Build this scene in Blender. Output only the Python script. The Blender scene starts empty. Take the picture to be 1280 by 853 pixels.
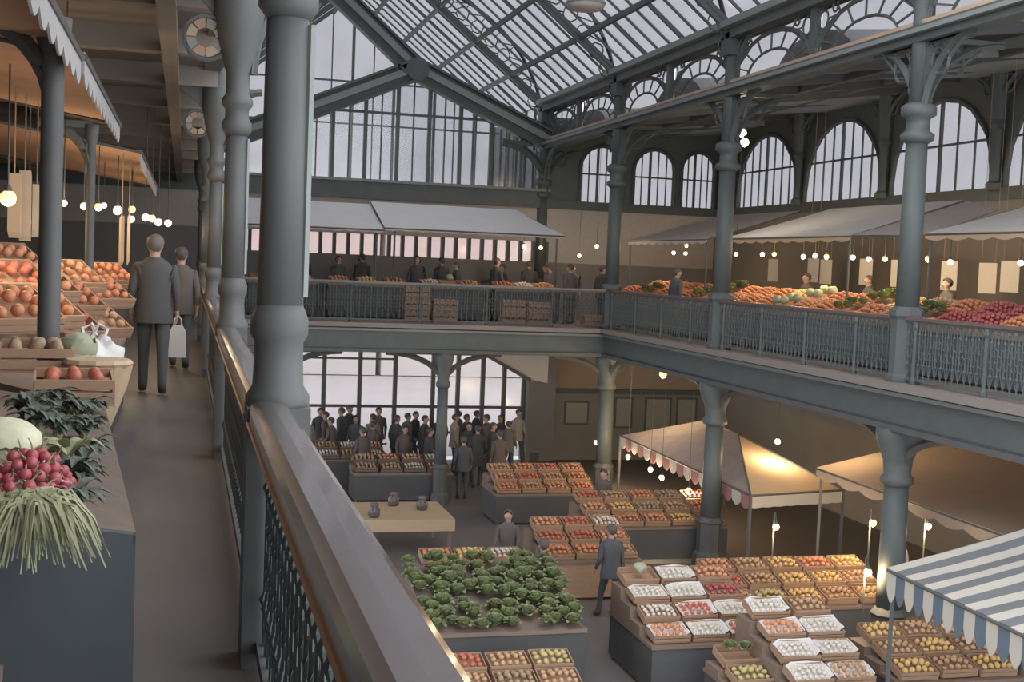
import bpy, bmesh, math, random
from mathutils import Vector, Matrix
random.seed(7)
sc = bpy.context.scene
C = sc.collection
PI = math.pi
# ---------------------------------------------------------------- camera, world, exposure
# hall axes: X across the hall (right), Y along it (away), Z up; gallery deck is z = 0, market floor is z = ZG
CAM_F, CAM_YAW, CAM_PITCH, CAM_ROLL, CAM_H = 1557.0, 0.2587, 0.0614, 0.0403, 1.61
def _basis():
    y, p, r_ = CAM_YAW, CAM_PITCH, CAM_ROLL
    fw = Vector((math.sin(y)*math.cos(p), math.cos(y)*math.cos(p), -math.sin(p)))
    r = Vector((math.cos(y), -math.sin(y), 0)); u = r.cross(fw)
    c, s = math.cos(r_), math.sin(r_)
    return c*r + s*u, -s*r + c*u, fw
RT, UP, FW = _basis()
CO = Vector((0, 0, CAM_H))
cd = bpy.data.cameras.new('camera'); cam = bpy.data.objects.new('camera', cd); C.objects.link(cam)
cd.sensor_fit = 'HORIZONTAL'; cd.sensor_width = 36; cd.lens = CAM_F*36/1280; cd.clip_end = 400; cd.clip_start = 0.05
cam.matrix_world = Matrix(((RT.x, UP.x, -FW.x, CO.x), (RT.y, UP.y, -FW.y, CO.y), (RT.z, UP.z, -FW.z, CO.z), (0, 0, 0, 1)))
sc.camera = cam
w = bpy.data.worlds.new('overcast_sky'); sc.world = w; w.use_nodes = True
w.node_tree.nodes['Background'].inputs[0].default_value = (0.93, 0.95, 1.0, 1)
w.node_tree.nodes['Background'].inputs[1].default_value = 2.60
vs = sc.view_settings
vs.view_transform = 'Standard'; vs.look = 'None'; vs.gamma = 1; vs.use_curve_mapping = False; vs.exposure = 0.0
sc.cycles.transparent_max_bounces = 16
sc.cycles.max_bounces = 6
sc.cycles.sample_clamp_indirect = 4
ZG = -4.6
L, A, Y0, S, ZB, ZE = 10.89, 0.33, 17.2, 6.96, 5.39, 6.65
YN = 9.0
YR, YB, L2 = Y0+2*S, Y0+3*S, 16.8          # back railing line, back wall, right outer wall
def ray(px, py):
    return FW + (px-640)/CAM_F*RT - (py-426.5)/CAM_F*UP
def atZ(px, py, z): d = ray(px, py); return CO + d*((z-CO.z)/d.z)
def atX(px, py, x): d = ray(px, py); return CO + d*(x/d.x)
def atY(px, py, y): d = ray(px, py); return CO + d*(y/d.y)

# ---------------------------------------------------------------- materials
def lin(c):
    return tuple(((v/255)/12.92 if v/255 <= .04045 else ((v/255+.055)/1.055)**2.4) for v in c)
MATS = {}
HAZE_LIFT = .066      # grey lift mixed into every colour, in place of haze and fill light
def mat(name, rgb, rough=.6, metal=0, var=.12, scale=8, bump=0, coat=0, haze_lift=None, sat=.82):
    if name in MATS: return MATS[name]
    m = bpy.data.materials.new(name); m.use_nodes = True; MATS[name] = m
    nt = m.node_tree; b = nt.nodes['Principled BSDF']
    b.inputs['Roughness'].default_value = rough; b.inputs['Metallic'].default_value = metal
    if coat: b.inputs['Coat Weight'].default_value = coat; b.inputs['Coat Roughness'].default_value = .12
    c = lin(rgb); g_ = .25*c[0]+.65*c[1]+.1*c[2]; c = tuple((HAZE_LIFT if haze_lift is None else haze_lift)+.9*max(0, g_+(v-g_)*sat) for v in c)
    tc = nt.nodes.new('ShaderNodeTexCoord'); n = nt.nodes.new('ShaderNodeTexNoise')
    n.inputs['Scale'].default_value = scale; n.inputs['Detail'].default_value = 3
    nt.links.new(tc.outputs['Object'], n.inputs['Vector'])
    mx = nt.nodes.new('ShaderNodeMix'); mx.data_type = 'RGBA'
    mx.inputs[6].default_value = tuple(max(0, v*(1-var)) for v in c)+(1,)
    mx.inputs[7].default_value = tuple(min(1, v*(1+var)) for v in c)+(1,)
    nt.links.new(n.outputs['Fac'], mx.inputs[0]); nt.links.new(mx.outputs[2], b.inputs['Base Color'])
    if bump:
        bp = nt.nodes.new('ShaderNodeBump'); bp.inputs['Strength'].default_value = bump; bp.inputs['Distance'].default_value = .01
        nt.links.new(n.outputs['Fac'], bp.inputs['Height']); nt.links.new(bp.outputs['Normal'], b.inputs['Normal'])
    return m
def glass_mat(name, t, gloss=.06):
    if name in MATS: return MATS[name]
    m = bpy.data.materials.new(name); m.use_nodes = True; MATS[name] = m
    nt = m.node_tree; nt.nodes.remove(nt.nodes['Principled BSDF'])
    out = nt.nodes['Material Output']
    tr = nt.nodes.new('ShaderNodeBsdfTransparent'); gl = nt.nodes.new('ShaderNodeBsdfGlossy'); mx = nt.nodes.new('ShaderNodeMixShader')
    n = nt.nodes.new('ShaderNodeTexNoise'); n.inputs['Scale'].default_value = .9; n.inputs['Detail'].default_value = 4
    tc = nt.nodes.new('ShaderNodeTexCoord'); nt.links.new(tc.outputs['Object'], n.inputs['Vector'])
    cr = nt.nodes.new('ShaderNodeMix'); cr.data_type = 'RGBA'
    cr.inputs[6].default_value = tuple(v*.92 for v in t)+(1,); cr.inputs[7].default_value = tuple(min(1, v*1.06) for v in t)+(1,)
    nt.links.new(n.outputs['Fac'], cr.inputs[0]); nt.links.new(cr.outputs[2], tr.inputs[0])
    gl.inputs['Roughness'].default_value = .15
    mx.inputs[0].default_value = gloss
    nt.links.new(tr.outputs[0], mx.inputs[1]); nt.links.new(gl.outputs[0], mx.inputs[2]); nt.links.new(mx.outputs[0], out.inputs[0])
    return m
def emit(name, rgb, s):
    if name in MATS: return MATS[name]
    m = bpy.data.materials.new(name); m.use_nodes = True; MATS[name] = m
    b = m.node_tree.nodes['Principled BSDF']
    b.inputs['Base Color'].default_value = lin(rgb)+(1,); b.inputs['Emission Color'].default_value = lin(rgb)+(1,); b.inputs['Emission Strength'].default_value = s
    return m
IRON = mat('green_iron', (60, 75, 73), .55, 0, .18, 3)
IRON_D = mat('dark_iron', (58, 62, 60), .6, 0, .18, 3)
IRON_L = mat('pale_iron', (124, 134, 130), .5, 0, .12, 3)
RAIL_R = mat('oxblood_paint', (104, 70, 64), .4, 0, .1, 3)
WOOD_RAIL = mat('varnished_mahogany', (66, 44, 38), .22, 0, .2, 5, 0, .8)
BRASS = mat('brass_strip', (176, 112, 66), .45, .3, .1, 5)
GLASS = glass_mat('sky_dimming_glass', (.475, .468, .48))  # tint set low to dim the raised sky behind the panes
GLASS_T = glass_mat('thin_gable_glass', (.95, .95, .96), .03)
GLASS_C = glass_mat('street_dimming_glass', (.70, .68, .68), .02)  # tint dims the overbright street seen through it
FLOOR_L = mat('worn_brown_floor', (88, 78, 71), .55, 0, .16, 1.6, .15)
FLOOR_G = mat('market_paving', (94, 88, 84), .6, 0, .14, .8, .1)
DECK = mat('deck_edge', (136, 122, 116), .7, 0, .1, 2)
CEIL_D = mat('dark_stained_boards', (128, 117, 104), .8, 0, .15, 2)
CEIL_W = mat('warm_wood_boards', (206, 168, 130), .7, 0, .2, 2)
PLASTER = mat('tan_plaster', (160, 132, 98), .85, 0, .12, 1)
WALL_D = mat('dark_panel_wall', (122, 117, 110), .8, 0, .15, 1)
CANVAS = mat('white_canvas', (244, 243, 240), .9, 0, .06, 1.5, .1)
CANVAS_D = mat('dingy_canvas', (158, 155, 154), .9, 0, .12, 3, .1)
CANVAS_G = mat('greyed_canvas', (206, 198, 190), .9, 0, .08, 1.5, .1)
TAN_CLOTH = mat('tan_canvas', (214, 178, 128), .9, 0, .1, 1.5, .1)
BROWN_CLOTH = mat('brown_canvas', (180, 150, 118), .9, 0, .1, 1.5, .1)
ROSE_CLOTH = mat('grey_rose_canvas', (156, 138, 132), .9, 0, .2, 3, .1)
RED_CLOTH = mat('dull_red_canvas', (168, 96, 92), .9, 0, .1, 3)
BLUE_CLOTH = mat('slate_blue_canvas', (70, 96, 116), .9, 0, .1, 3)
STRIPE_D = mat('dark_stripe_canvas', (98, 102, 106), .9, 0, .1, 3)
CREAM_CLOTH = mat('cream_canvas', (196, 188, 172), .9, 0, .08, 3)
UNDER = mat('awning_underside', (190, 140, 98), .9, 0, .12, 3)
CRATE = mat('raw_crate_wood', (176, 132, 88), .8, 0, .2, 12)
CRATE_D = mat('old_crate_wood', (112, 88, 66), .8, 0, .2, 12)
SKIRT = mat('dark_table_cloth', (56, 57, 58), .9, 0, .2, 3)
SKIRT_B = mat('teal_table_cloth', (54, 68, 76), .9, 0, .2, 3)
TABLE = mat('table_board', (128, 100, 74), .7, 0, .2, 5)
PAPER = mat('white_paper', (226, 222, 218), .8, 0, .06, 6)
KRAFT = mat('kraft_paper', (198, 164, 118), .8, 0, .1, 6)
BAG = mat('white_plastic', (218, 216, 210), .4, 0, .08, 8)
COATS = [mat('coat_black', (40, 40, 42), .85, 0, .15, 6), mat('coat_navy', (54, 58, 68), .85, 0, .15, 6), mat('coat_brown', (82, 68, 60), .85, 0, .15, 6), mat('coat_grey', (96, 92, 90), .85, 0, .15, 6), mat('coat_red', (112, 66, 62), .85, 0, .15, 6), mat('coat_pale', (170, 158, 148), .85, 0, .1, 6)]
TROUSER = mat('dark_trousers', (56, 60, 66), .85, 0, .15, 6)
SKIN = mat('skin', (186, 142, 118), .6, 0, .06, 8)
SHOE = mat('black_shoes', (44, 42, 42), .5, 0, .1, 8)
HAIR_D = mat('dark_hair', (58, 48, 42), .7, 0, .2, 30)
HAIR_G = mat('grey_hair', (92, 80, 70), .7, 0, .2, 30)
BULB = emit('bulb_glass', (255, 238, 205), 2.2)
BULB_W = emit('bulb_warm_glass', (255, 214, 150), 1.6)
FACADE = mat('pale_pink_facade', (232, 204, 192), .9, 0, .1, .4)
FACADE_W = mat('whitewash', (235, 232, 228), .9, 0, .06, .4)
STREET = mat('pale_street', (214, 212, 212), .8, 0, .08, .4)
PROD = {
 'orange': mat('orange_peel', (232, 130, 36), .5, 0, .12, 14, haze_lift=.034, sat=.74), 'peach': mat('peach_skin', (230, 144, 74), .6, 0, .25, 10, haze_lift=.034, sat=.74),
 'apple': mat('red_apple_skin', (196, 62, 62), .4, 0, .3, 8, haze_lift=.034, sat=.74), 'lemon': mat('lemon_peel', (236, 186, 64), .5, 0, .1, 14, haze_lift=.034, sat=.74),
 'tomato': mat('tomato_skin', (216, 92, 36), .4, 0, .15, 6, haze_lift=.034, sat=.74), 'onion': mat('onion_skin', (206, 154, 92), .5, 0, .25, 12, haze_lift=.034, sat=.74),
 'potato': mat('potato_skin', (176, 142, 98), .8, 0, .2, 12, haze_lift=.034, sat=.74), 'garlic': mat('garlic_skin', (228, 216, 196), .6, 0, .1, 12, haze_lift=.034, sat=.74),
 'pear': mat('pear_skin', (196, 178, 84), .5, 0, .15, 10, haze_lift=.034, sat=.74), 'lettuce': mat('lettuce_leaf', (138, 152, 78), .7, 0, .5, 16, haze_lift=.034, sat=.74),
 'cabbage': mat('pale_cabbage_leaf', (168, 176, 132), .6, 0, .25, 9, haze_lift=.034, sat=.74), 'radish': mat('radish_skin', (192, 48, 66), .35, 0, .25, 9, haze_lift=.034, sat=.74)}
LEAF_D = mat('dark_leaf', (74, 90, 66), .7, 0, .4, 9)
LEAF_P = mat('pale_leaf', (146, 148, 96), .6, 0, .3, 9)

# ---------------------------------------------------------------- mesh building
class MB:
    def __init__(s): s.v = []; s.f = []; s.mi = []
    def add(s, vs_, fs, m=0):
        o = len(s.v); s.v += [tuple(q) for q in vs_]; s.f += [tuple(i+o for i in f) for f in fs]; s.mi += [m]*len(fs); return s
    def box(s, x0, x1, y0, y1, z0, z1, m=0):
        return s.add([(x0,y0,z0),(x1,y0,z0),(x1,y1,z0),(x0,y1,z0),(x0,y0,z1),(x1,y0,z1),(x1,y1,z1),(x0,y1,z1)],
                     [(0,3,2,1),(4,5,6,7),(0,1,5,4),(1,2,6,5),(2,3,7,6),(3,0,4,7)], m)
    def bar(s, a, b, w, h=None, up=(0,0,1), m=0):
        a, b = Vector(a), Vector(b); d = (b-a).normalized(); up = Vector(up)
        if abs(d.dot(up)) > .98: up = Vector((0,1,0)) if abs(d.y) < .9 else Vector((1,0,0))
        sd = d.cross(up).normalized()*(w/2); u = sd.cross(d).normalized()*((h or w)/2)
        vs_ = [p+q for p in (a, b) for q in (-sd-u, sd-u, sd+u, -sd+u)]
        return s.add(vs_, [(0,1,2,3),(7,6,5,4),(0,4,5,1),(1,5,6,2),(2,6,7,3),(3,7,4,0)], m)
    def tube(s, pts, r, n=6, closed=False, cap=True, m=0):
        pts = [Vector(p) for p in pts]; k = len(pts); rings = []
        for i, p in enumerate(pts):
            if closed: d = pts[(i+1) % k]-pts[i-1]
            else: d = pts[min(i+1, k-1)]-pts[max(i-1, 0)]
            d.normalize(); up = Vector((0,0,1)) if abs(d.z) < .9 else Vector((0,1,0))
            a = d.cross(up).normalized(); b = d.cross(a)
            rr = r[i] if isinstance(r, (list, tuple)) else r
            rings.append([p+a*rr*math.cos(2*PI*j/n)+b*rr*math.sin(2*PI*j/n) for j in range(n)])
        vs_ = [q for g in rings for q in g]; fs = []
        for i in range(k if closed else k-1):
            for j in range(n):
                a0, b0 = i*n, ((i+1) % k)*n
                fs.append((a0+j, a0+(j+1) % n, b0+(j+1) % n, b0+j))
        if cap and not closed: fs += [tuple(range(n)), tuple(reversed(range((k-1)*n, k*n)))]
        return s.add(vs_, fs, m)
    def lathe(s, prof, n=12, c=(0,0,0), m=0, off=0):
        vs_ = [(c[0]+r*math.cos(2*PI*j/n+off), c[1]+r*math.sin(2*PI*j/n+off), c[2]+z) for r, z in prof for j in range(n)]
        fs = []
        for i in range(len(prof)-1):
            for j in range(n): fs.append((i*n+j, i*n+(j+1) % n, (i+1)*n+(j+1) % n, (i+1)*n+j))
        fs += [tuple(reversed(range(n))), tuple(range((len(prof)-1)*n, len(prof)*n))]
        return s.add(vs_, fs, m)
    def prism(s, poly, f0, f1, m=0):
        """poly: list of 2-D points, f0/f1 map a point to the two end faces"""
        n = len(poly); vs_ = [f0(*p) for p in poly]+[f1(*p) for p in poly]
        fs = [tuple(range(n)), tuple(reversed(range(n, 2*n)))]+[(i, i+n, (i+1) % n+n, (i+1) % n) for i in range(n)]
        return s.add(vs_, fs, m)
    def mesh(s, name, mats, smooth=False):
        me = bpy.data.meshes.new(name); me.from_pydata(s.v, [], s.f)
        for q in (mats if isinstance(mats, (list, tuple)) else [mats]): me.materials.append(q)
        me.polygons.foreach_set('material_index', s.mi)
        bm = bmesh.new(); bm.from_mesh(me); bmesh.ops.recalc_face_normals(bm, faces=bm.faces); bm.to_mesh(me); bm.free()
        if smooth: me.polygons.foreach_set('use_smooth', [True]*len(me.polygons))
        return me
    def build(s, name, mats, parent=None, loc=(0,0,0), smooth=False):
        return ob(name, s.mesh(name, mats, smooth), parent, loc)
def ob(name, me, parent=None, loc=(0,0,0), rot=(0,0,0), scale=(1,1,1)):
    o = bpy.data.objects.new(name, me); C.objects.link(o); o.parent = parent
    o.location = loc; o.rotation_euler = rot; o.scale = scale; return o
def tag(o, label, cat, group=None, kind=None):
    o['label'] = label; o['category'] = cat
    if group: o['group'] = group
    if kind: o['kind'] = kind
    return o
def thing(name, label, cat, loc=(0,0,0), rz=0, group=None):
    o = bpy.data.objects.new(name, None); C.objects.link(o); o.location = loc; o.rotation_euler = (0,0,rz); o.empty_display_size = .1
    return tag(o, label, cat, group)
def struct(o, label, cat='structure'):
    o['kind'] = 'structure'; o['label'] = label; o['category'] = cat; return o
def sroot(name, label, loc=(0,0,0), cat='structure'):
    o = bpy.data.objects.new(name, None); C.objects.link(o); o.location = loc; return struct(o, label, cat)
def sbox(name, label, m, b, cat='structure'):
    return struct(MB().box(*b).build(name, m), label, cat)
def point(px_, loc, col, e, r=.06):
    l = bpy.data.lights.new(px_, 'POINT'); l.energy = e; l.color = col; l.shadow_soft_size = r
    o = bpy.data.objects.new(px_, l); C.objects.link(o); o.location = loc; return o
UBOX = {}
def ubox(m):
    if m.name not in UBOX: UBOX[m.name] = MB().box(-.5,.5,-.5,.5,-.5,.5).mesh('board', m)
    return UBOX[m.name]
def board(name, m, parent, x0, x1, y0, y1, z0, z1):
    return ob(name, ubox(m), parent, ((x0+x1)/2, (y0+y1)/2, (z0+z1)/2), (0,0,0), (x1-x0, y1-y0, z1-z0))
def barp(name, m, parent, a, b, w_, h_):
    """a board from point a to b as an own object sharing the unit box"""
    a, b = Vector(a), Vector(b); d = b-a; ln = d.length; d.normalize(); up = Vector((0,0,1))
    if abs(d.z) > .98: up = Vector((0,1,0))
    sx = d.cross(up).normalized(); u = sx.cross(d).normalized()
    o = ob(name, ubox(m), parent)
    o.matrix_local = Matrix.Translation((a+b)/2) @ Matrix((sx, d, u)).transposed().to_4x4() @ Matrix.Diagonal((w_, ln, h_, 1))
    return o
def arc(c, r, a0, a1, n, f):
    return [f(c[0]+r*math.cos(a0+(a1-a0)*i/n), c[1]+r*math.sin(a0+(a1-a0)*i/n)) for i in range(n+1)]
def bracket_mesh(w_, h_, axis, sgn, m, ring=True, th=.07):
    """curved spandrel bracket springing at (0, -h) on a post and reaching w out under a beam at z 0"""
    mb = MB()
    f = (lambda a, b, t: (t, a*sgn, b)) if axis == 'y' else (lambda a, b, t: (a*sgn, t, b))
    n = 8; out = [(0, 0), (w_, 0)]+[(w_-w_*math.sin(PI/2*i/n), -h_+h_*math.cos(PI/2*i/n)) for i in range(1, n+1)]
    cur = [(w_-w_*math.sin(PI/2*i/n), -h_+h_*math.cos(PI/2*i/n)) for i in range(n+1)]
    mb.tube([f(a, b, 0) for a, b in cur], th*.8, 4)
    mb.bar(f(0, 0, 0), f(w_, 0, 0), th); mb.bar(f(0.02, -h_, 0), f(.02, 0, 0), th)
    if ring:
        r = min(w_, h_)*.2; c = (w_*.3, -h_*.3)
        mb.tube([f(c[0]+r*math.cos(2*PI*i/10), c[1]+r*math.sin(2*PI*i/10), 0) for i in range(10)], th*.4, 4, True)
        mb.bar(f(c[0]-r*.7, c[1]-r*.7, 0), f(w_*.12, -h_*.45, 0), th*.5); mb.bar(f(c[0]+r, c[1], 0), f(w_*.75, -h_*.08, 0), th*.5)
        mb.bar(f(c[0]*.2, c[1]*.2, 0), f(c[0]-r*.6, c[1]+r*.6, 0), th*.5)
    return mb.mesh('bracket', m)

# ---------------------------------------------------------------- setting: floors
fl = sbox('floor', 'grey brown stone paving of the lower market hall', FLOOR_G, (-6, L2+.3, -3, YB, ZG-.2, ZG), 'floor')
struct(MB().box(-6, A+.12, -2, YB, -.22, 0).build('floor_gallery_left', FLOOR_L), 'worn brown walkway of the left gallery', 'floor')
struct(MB().box(A+.12, L, YR-.05, YB, -.22, 0).build('floor_gallery_back', DECK), 'deck of the gallery across the end of the hall', 'floor')
struct(MB().box(L-.05, L2, 8, YB, -.22, 0).build('floor_gallery_right', DECK), 'deck of the gallery along the right side', 'floor')
struct(MB().box(-40, 60, YB+.4, 140, ZG-.2, ZG-.05).build('floor_street', STREET), 'pale street outside the end windows', 'street')
def fascia(name, label, a, b, inward):
    """deck edge beam between two plan points with lip, web, lower moulding"""
    t = sroot(name, label, (0,0,0), 'deck edge')
    a, b, n = Vector((*a, 0)), Vector((*b, 0)), Vector((*inward, 0))
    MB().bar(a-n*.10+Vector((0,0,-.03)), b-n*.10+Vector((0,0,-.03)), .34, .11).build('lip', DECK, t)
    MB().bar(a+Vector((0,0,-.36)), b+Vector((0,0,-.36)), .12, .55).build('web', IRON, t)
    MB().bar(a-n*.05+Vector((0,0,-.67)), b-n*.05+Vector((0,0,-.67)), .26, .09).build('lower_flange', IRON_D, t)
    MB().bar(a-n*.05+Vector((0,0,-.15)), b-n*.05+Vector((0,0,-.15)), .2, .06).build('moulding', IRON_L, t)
    return t
fascia('trim_1', 'green iron deck beam under the right gallery railing', (L-.12, 8), (L-.12, YR), (1, 0))
fascia('trim_2', 'green iron deck beam under the back gallery railing', (A, YR-.12), (L, YR-.12), (0, 1))
fascia('trim_3', 'green iron deck beam under the near handrail', (A+.14, -2), (A+.14, YR), (-1, 0))

# ---------------------------------------------------------------- walls
NP = [0]
def pane_mesh(poly, f0, f1, m): return MB().prism(poly, f0, f1).mesh('pane', m)
# left gallery shell
sbox('wall_left', 'dark panelled wall behind the left gallery stalls', WALL_D, (-6.2, -6, -2.5, YB, 0, 4.0), 'wall')
sbox('wall_shade', 'unseen dark wall added behind the viewpoint to shade the left gallery', WALL_D, (-6.2, A+.12, -2.7, -2.5, 0, 4.0), 'wall')  # added out of view, blocks light falling on the near column and stalls
cl = sroot('ceiling_left', 'dark boarded ceiling over the left gallery', (0,0,0), 'ceiling')
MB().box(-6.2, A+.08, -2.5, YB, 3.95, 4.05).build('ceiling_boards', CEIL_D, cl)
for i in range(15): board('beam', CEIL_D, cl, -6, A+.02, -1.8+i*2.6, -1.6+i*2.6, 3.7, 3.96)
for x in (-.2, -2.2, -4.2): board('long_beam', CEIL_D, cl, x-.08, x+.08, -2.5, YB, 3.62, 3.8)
# back wall, upper storey: dado, bright low windows, green transom band
wb = sroot('wall_back', 'iron and board wall across the end of the hall', (0, YB, 0), 'wall')
MB().box(-6, L2, 0, .2, -.3, 1.72).build('dado', WALL_D, wb)
MB().box(-6, L2, 0, .2, 2.36, 3.42).build('frieze_boards', mat('beige_boards', (188, 178, 164), .85), wb)
MB().box(-6, L+.2, -.12, .2, 3.42, 3.98).build('transom_band', IRON, wb)
MB().box(-6, L+.2, -.2, .05, 3.94, 4.02).build('transom_moulding', IRON_L, wb)
MB().box(L+.2, L2+.2, -.06, .2, 3.42, 3.7).build('sill_band', IRON, wb)
MB().box(-6, .2, 0, .2, 3.9, 6.5).build('end_panel', WALL_D, wb)
MB().box(-6, .6, 0, .2, 1.72, 2.36).build('dado_left', WALL_D, wb)
for i in range(26):
    x = .6+i*.42
    board('mullion', IRON_D, wb, x-.05, x+.05, -.02, .2, 1.72, 2.36)
wlow = sroot('window_1', 'row of low bright windows behind the back gallery crowd', (0, YB, 0), 'window')
for i in range(25): board('pane', GLASS_C, wlow, .65+i*.42, .97+i*.42, .08, .1, 1.72, 2.36)
MB().box(L, L2, 0, .2, 1.72, 2.36).build('dado_right', mat('beige_boards', (188, 178, 164), .85), wb)
# gable window under the big gable beams
AX, AZ, FXR, FXL, FZ = 6.68, 7.40, 11.1, 2.26, 5.45
def gz(x): return AZ-(abs(x-AX))*(AZ-FZ)/(FXR-AX)
wg = sroot('window_2', 'tall mullioned gable glazing under the pitched iron beams', (0, YB, 0), 'window')
xs = [2.26+.492*i for i in range(18)]+[11.0]
for i in range(len(xs)-1):
    a, b = xs[i]+.02, xs[i+1]-.02
    poly = [(a, 3.98), (b, 3.98), (b, gz(b)-.2)]+([(AX, AZ-.2)] if a < AX < b else [])+[(a, gz(a)-.2)]
    ob('pane', pane_mesh(poly, lambda x, z: (x, .04, z), lambda x, z: (x, .055, z), GLASS_T), wg)
for i, x in enumerate(xs):
    wd = .055 if i % 2 == 0 else .02
    board('mullion', IRON, wg, x-wd, x+wd, -.05 if i % 2 == 0 else .0, .1, 3.95, gz(x)-.1)
board('glazing_rail', IRON, wg, 3.6, 9.8, 0, .08, 6.02, 6.1)
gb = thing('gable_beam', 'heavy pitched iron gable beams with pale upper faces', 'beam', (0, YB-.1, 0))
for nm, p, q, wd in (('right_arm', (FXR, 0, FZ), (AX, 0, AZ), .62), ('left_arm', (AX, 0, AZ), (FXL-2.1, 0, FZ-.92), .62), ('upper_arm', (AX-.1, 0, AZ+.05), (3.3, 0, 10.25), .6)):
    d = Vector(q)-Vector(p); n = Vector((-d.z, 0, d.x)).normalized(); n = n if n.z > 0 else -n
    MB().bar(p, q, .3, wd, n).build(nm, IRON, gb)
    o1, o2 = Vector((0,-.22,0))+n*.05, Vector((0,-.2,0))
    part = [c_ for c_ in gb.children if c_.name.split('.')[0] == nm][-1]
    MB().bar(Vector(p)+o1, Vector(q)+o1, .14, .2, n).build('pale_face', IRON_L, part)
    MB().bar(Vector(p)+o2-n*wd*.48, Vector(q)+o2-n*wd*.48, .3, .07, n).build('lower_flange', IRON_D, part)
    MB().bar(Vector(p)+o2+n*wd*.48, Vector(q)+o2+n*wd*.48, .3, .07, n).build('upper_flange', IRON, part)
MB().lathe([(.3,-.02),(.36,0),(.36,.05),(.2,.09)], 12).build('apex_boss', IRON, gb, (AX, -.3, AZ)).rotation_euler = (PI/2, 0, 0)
me = bracket_mesh(1.5, 1.6, 'x', -1, IRON, False, .16); ob('corner_bracket', me, gb, (L+.1, 0, FZ-.05))
mb = MB().prism([(0,0),(-1.5,.6)]+[(-1.5+1.5*math.sin(PI/2*i/8), -.95+1.5*math.cos(PI/2*i/8)) for i in range(9)]+[(0,-1.6)], lambda x, z: (x,-.05,z), lambda x, z: (x,.05,z))
mb.build('corner_spandrel', IRON, gb, (L+.1, 0, FZ-.05))
# far gable end at the end of the roof
RC, RZ, M_ = 5.6, ZE+.8*(L-5.6), .8
YG = 45.0
wf = sroot('window_3', 'upper gable end glazing beyond the pitched beams', (0, YG, 0), 'window')
def rz(x): return RZ-abs(x-RC)*M_
xs = [.4+.75*i for i in range(15)]+[L, 11.7, 12.5, 13.3, 14.1]
def gt(x): return rz(x) if x <= L else 6.6
for i in range(len(xs)-1):
    a, b = xs[i], xs[i+1]
    if b-a < .01: continue
    poly = [(a, 4.0), (b, 4.0), (b, gt(b))]+([(RC, RZ)] if a < RC < b else [])+[(a, gt(a))]
    ob('pane', pane_mesh(poly, lambda x, z: (x, .04, z), lambda x, z: (x, .055, z), GLASS), wf)
for i, x in enumerate(xs): board('mullion', IRON, wf, x-(.05 if i % 2 else .02), x+(.05 if i % 2 else .02), 0, .1, 4.0, gt(x))
for z in (6.4, 7.9): board('glazing_rail', IRON, wf, RC-(RZ-z)/M_, RC+(RZ-z)/M_, 0, .08, z-.03, z+.03)
for i in range(6):
    ya = YB-YG+.2+i*1.12
    board('side_pane', GLASS, wf, L+.02, L+.035, ya, ya+1.12, 3.9, 6.75); board('side_mullion', IRON, wf, L-.03, L+.05, ya-.03, ya+.03, 3.9, 6.7)
# ---------------------------------------------------------------- arched window builder
ARCH_N = 10
def arched_window(n_, label, org, axis, w_, zs, zt, nm, seg):
    """round-topped window in a wall; axis 'x' lies in a Y = const wall, 'y' in an X = const wall"""
    t = sroot('window_%d' % n_, label, org, 'window')
    f = (lambda a, z, k: (a, k, z)) if axis == 'x' else (lambda a, z, k: (k, a, z))
    r = w_/2; spring = max(zs+.3, zt-r*1.0)
    def top(a): return spring+(zt-spring)*math.sqrt(max(0, 1-(a/r)**2))
    mb = MB(); prof = [(-r, zs)]+[(-r*math.cos(PI*i/ARCH_N), spring+(zt-spring)*math.sin(PI*i/ARCH_N)) for i in range(ARCH_N+1)]+[(r, zs)]
    mb.tube([f(a, z, 0) for a, z in prof], .07, 5); mb.build('frame', IRON, t)
    k = nm; cuts = [-r+2*r*i/k for i in range(k+1)]
    for i in range(k):
        a, b = cuts[i], cuts[i+1]; sub = [a+(b-a)*j/4 for j in range(5)]
        poly = [(a, zs), (b, zs)]+[(q, max(zs+.05, top(q))) for q in reversed(sub)]
        o = ob('pane', pane_mesh(poly, lambda a, z: f(a, z, .02), lambda a, z: f(a, z, .035), GLASS), t)
        if i:
            mb = MB(); wd = .035 if i == k//2 else .018
            mb.bar(f(a, zs, 0), f(a, top(a), 0), wd*2, wd*2); mb.build('mullion', IRON, t)
    zc = zs+(zt-zs)*.5
    MB().bar(f(-r, zc, 0), f(r, zc, 0), .05, .05).build('glazing_rail', IRON, t)
    return prof
WN = [3]
def nextw(): WN[0] += 1; return WN[0]
def spandrel(t, f, a0, a1, prof, ztop, zs, m):
    """wall face round one arch, from a0..a1 and zs..ztop, arch profile cut out"""
    n = len(prof); vs_ = [f(a, z) for a, z in prof]; outer = []
    for a, z in prof: outer.append((a0 if a <= prof[0][0]+1e-6 else a1 if a >= prof[-1][0]-1e-6 else a, z if (a <= prof[0][0]+1e-6 or a >= prof[-1][0]-1e-6) else ztop))
    outer[1] = (a0, ztop); outer[-2] = (a1, ztop)
    mb = MB(); mb.add(vs_+[f(a, z) for a, z in outer], [(i, i+1, n+i+1, n+i) for i in range(n-1)])
    return mb
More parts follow.
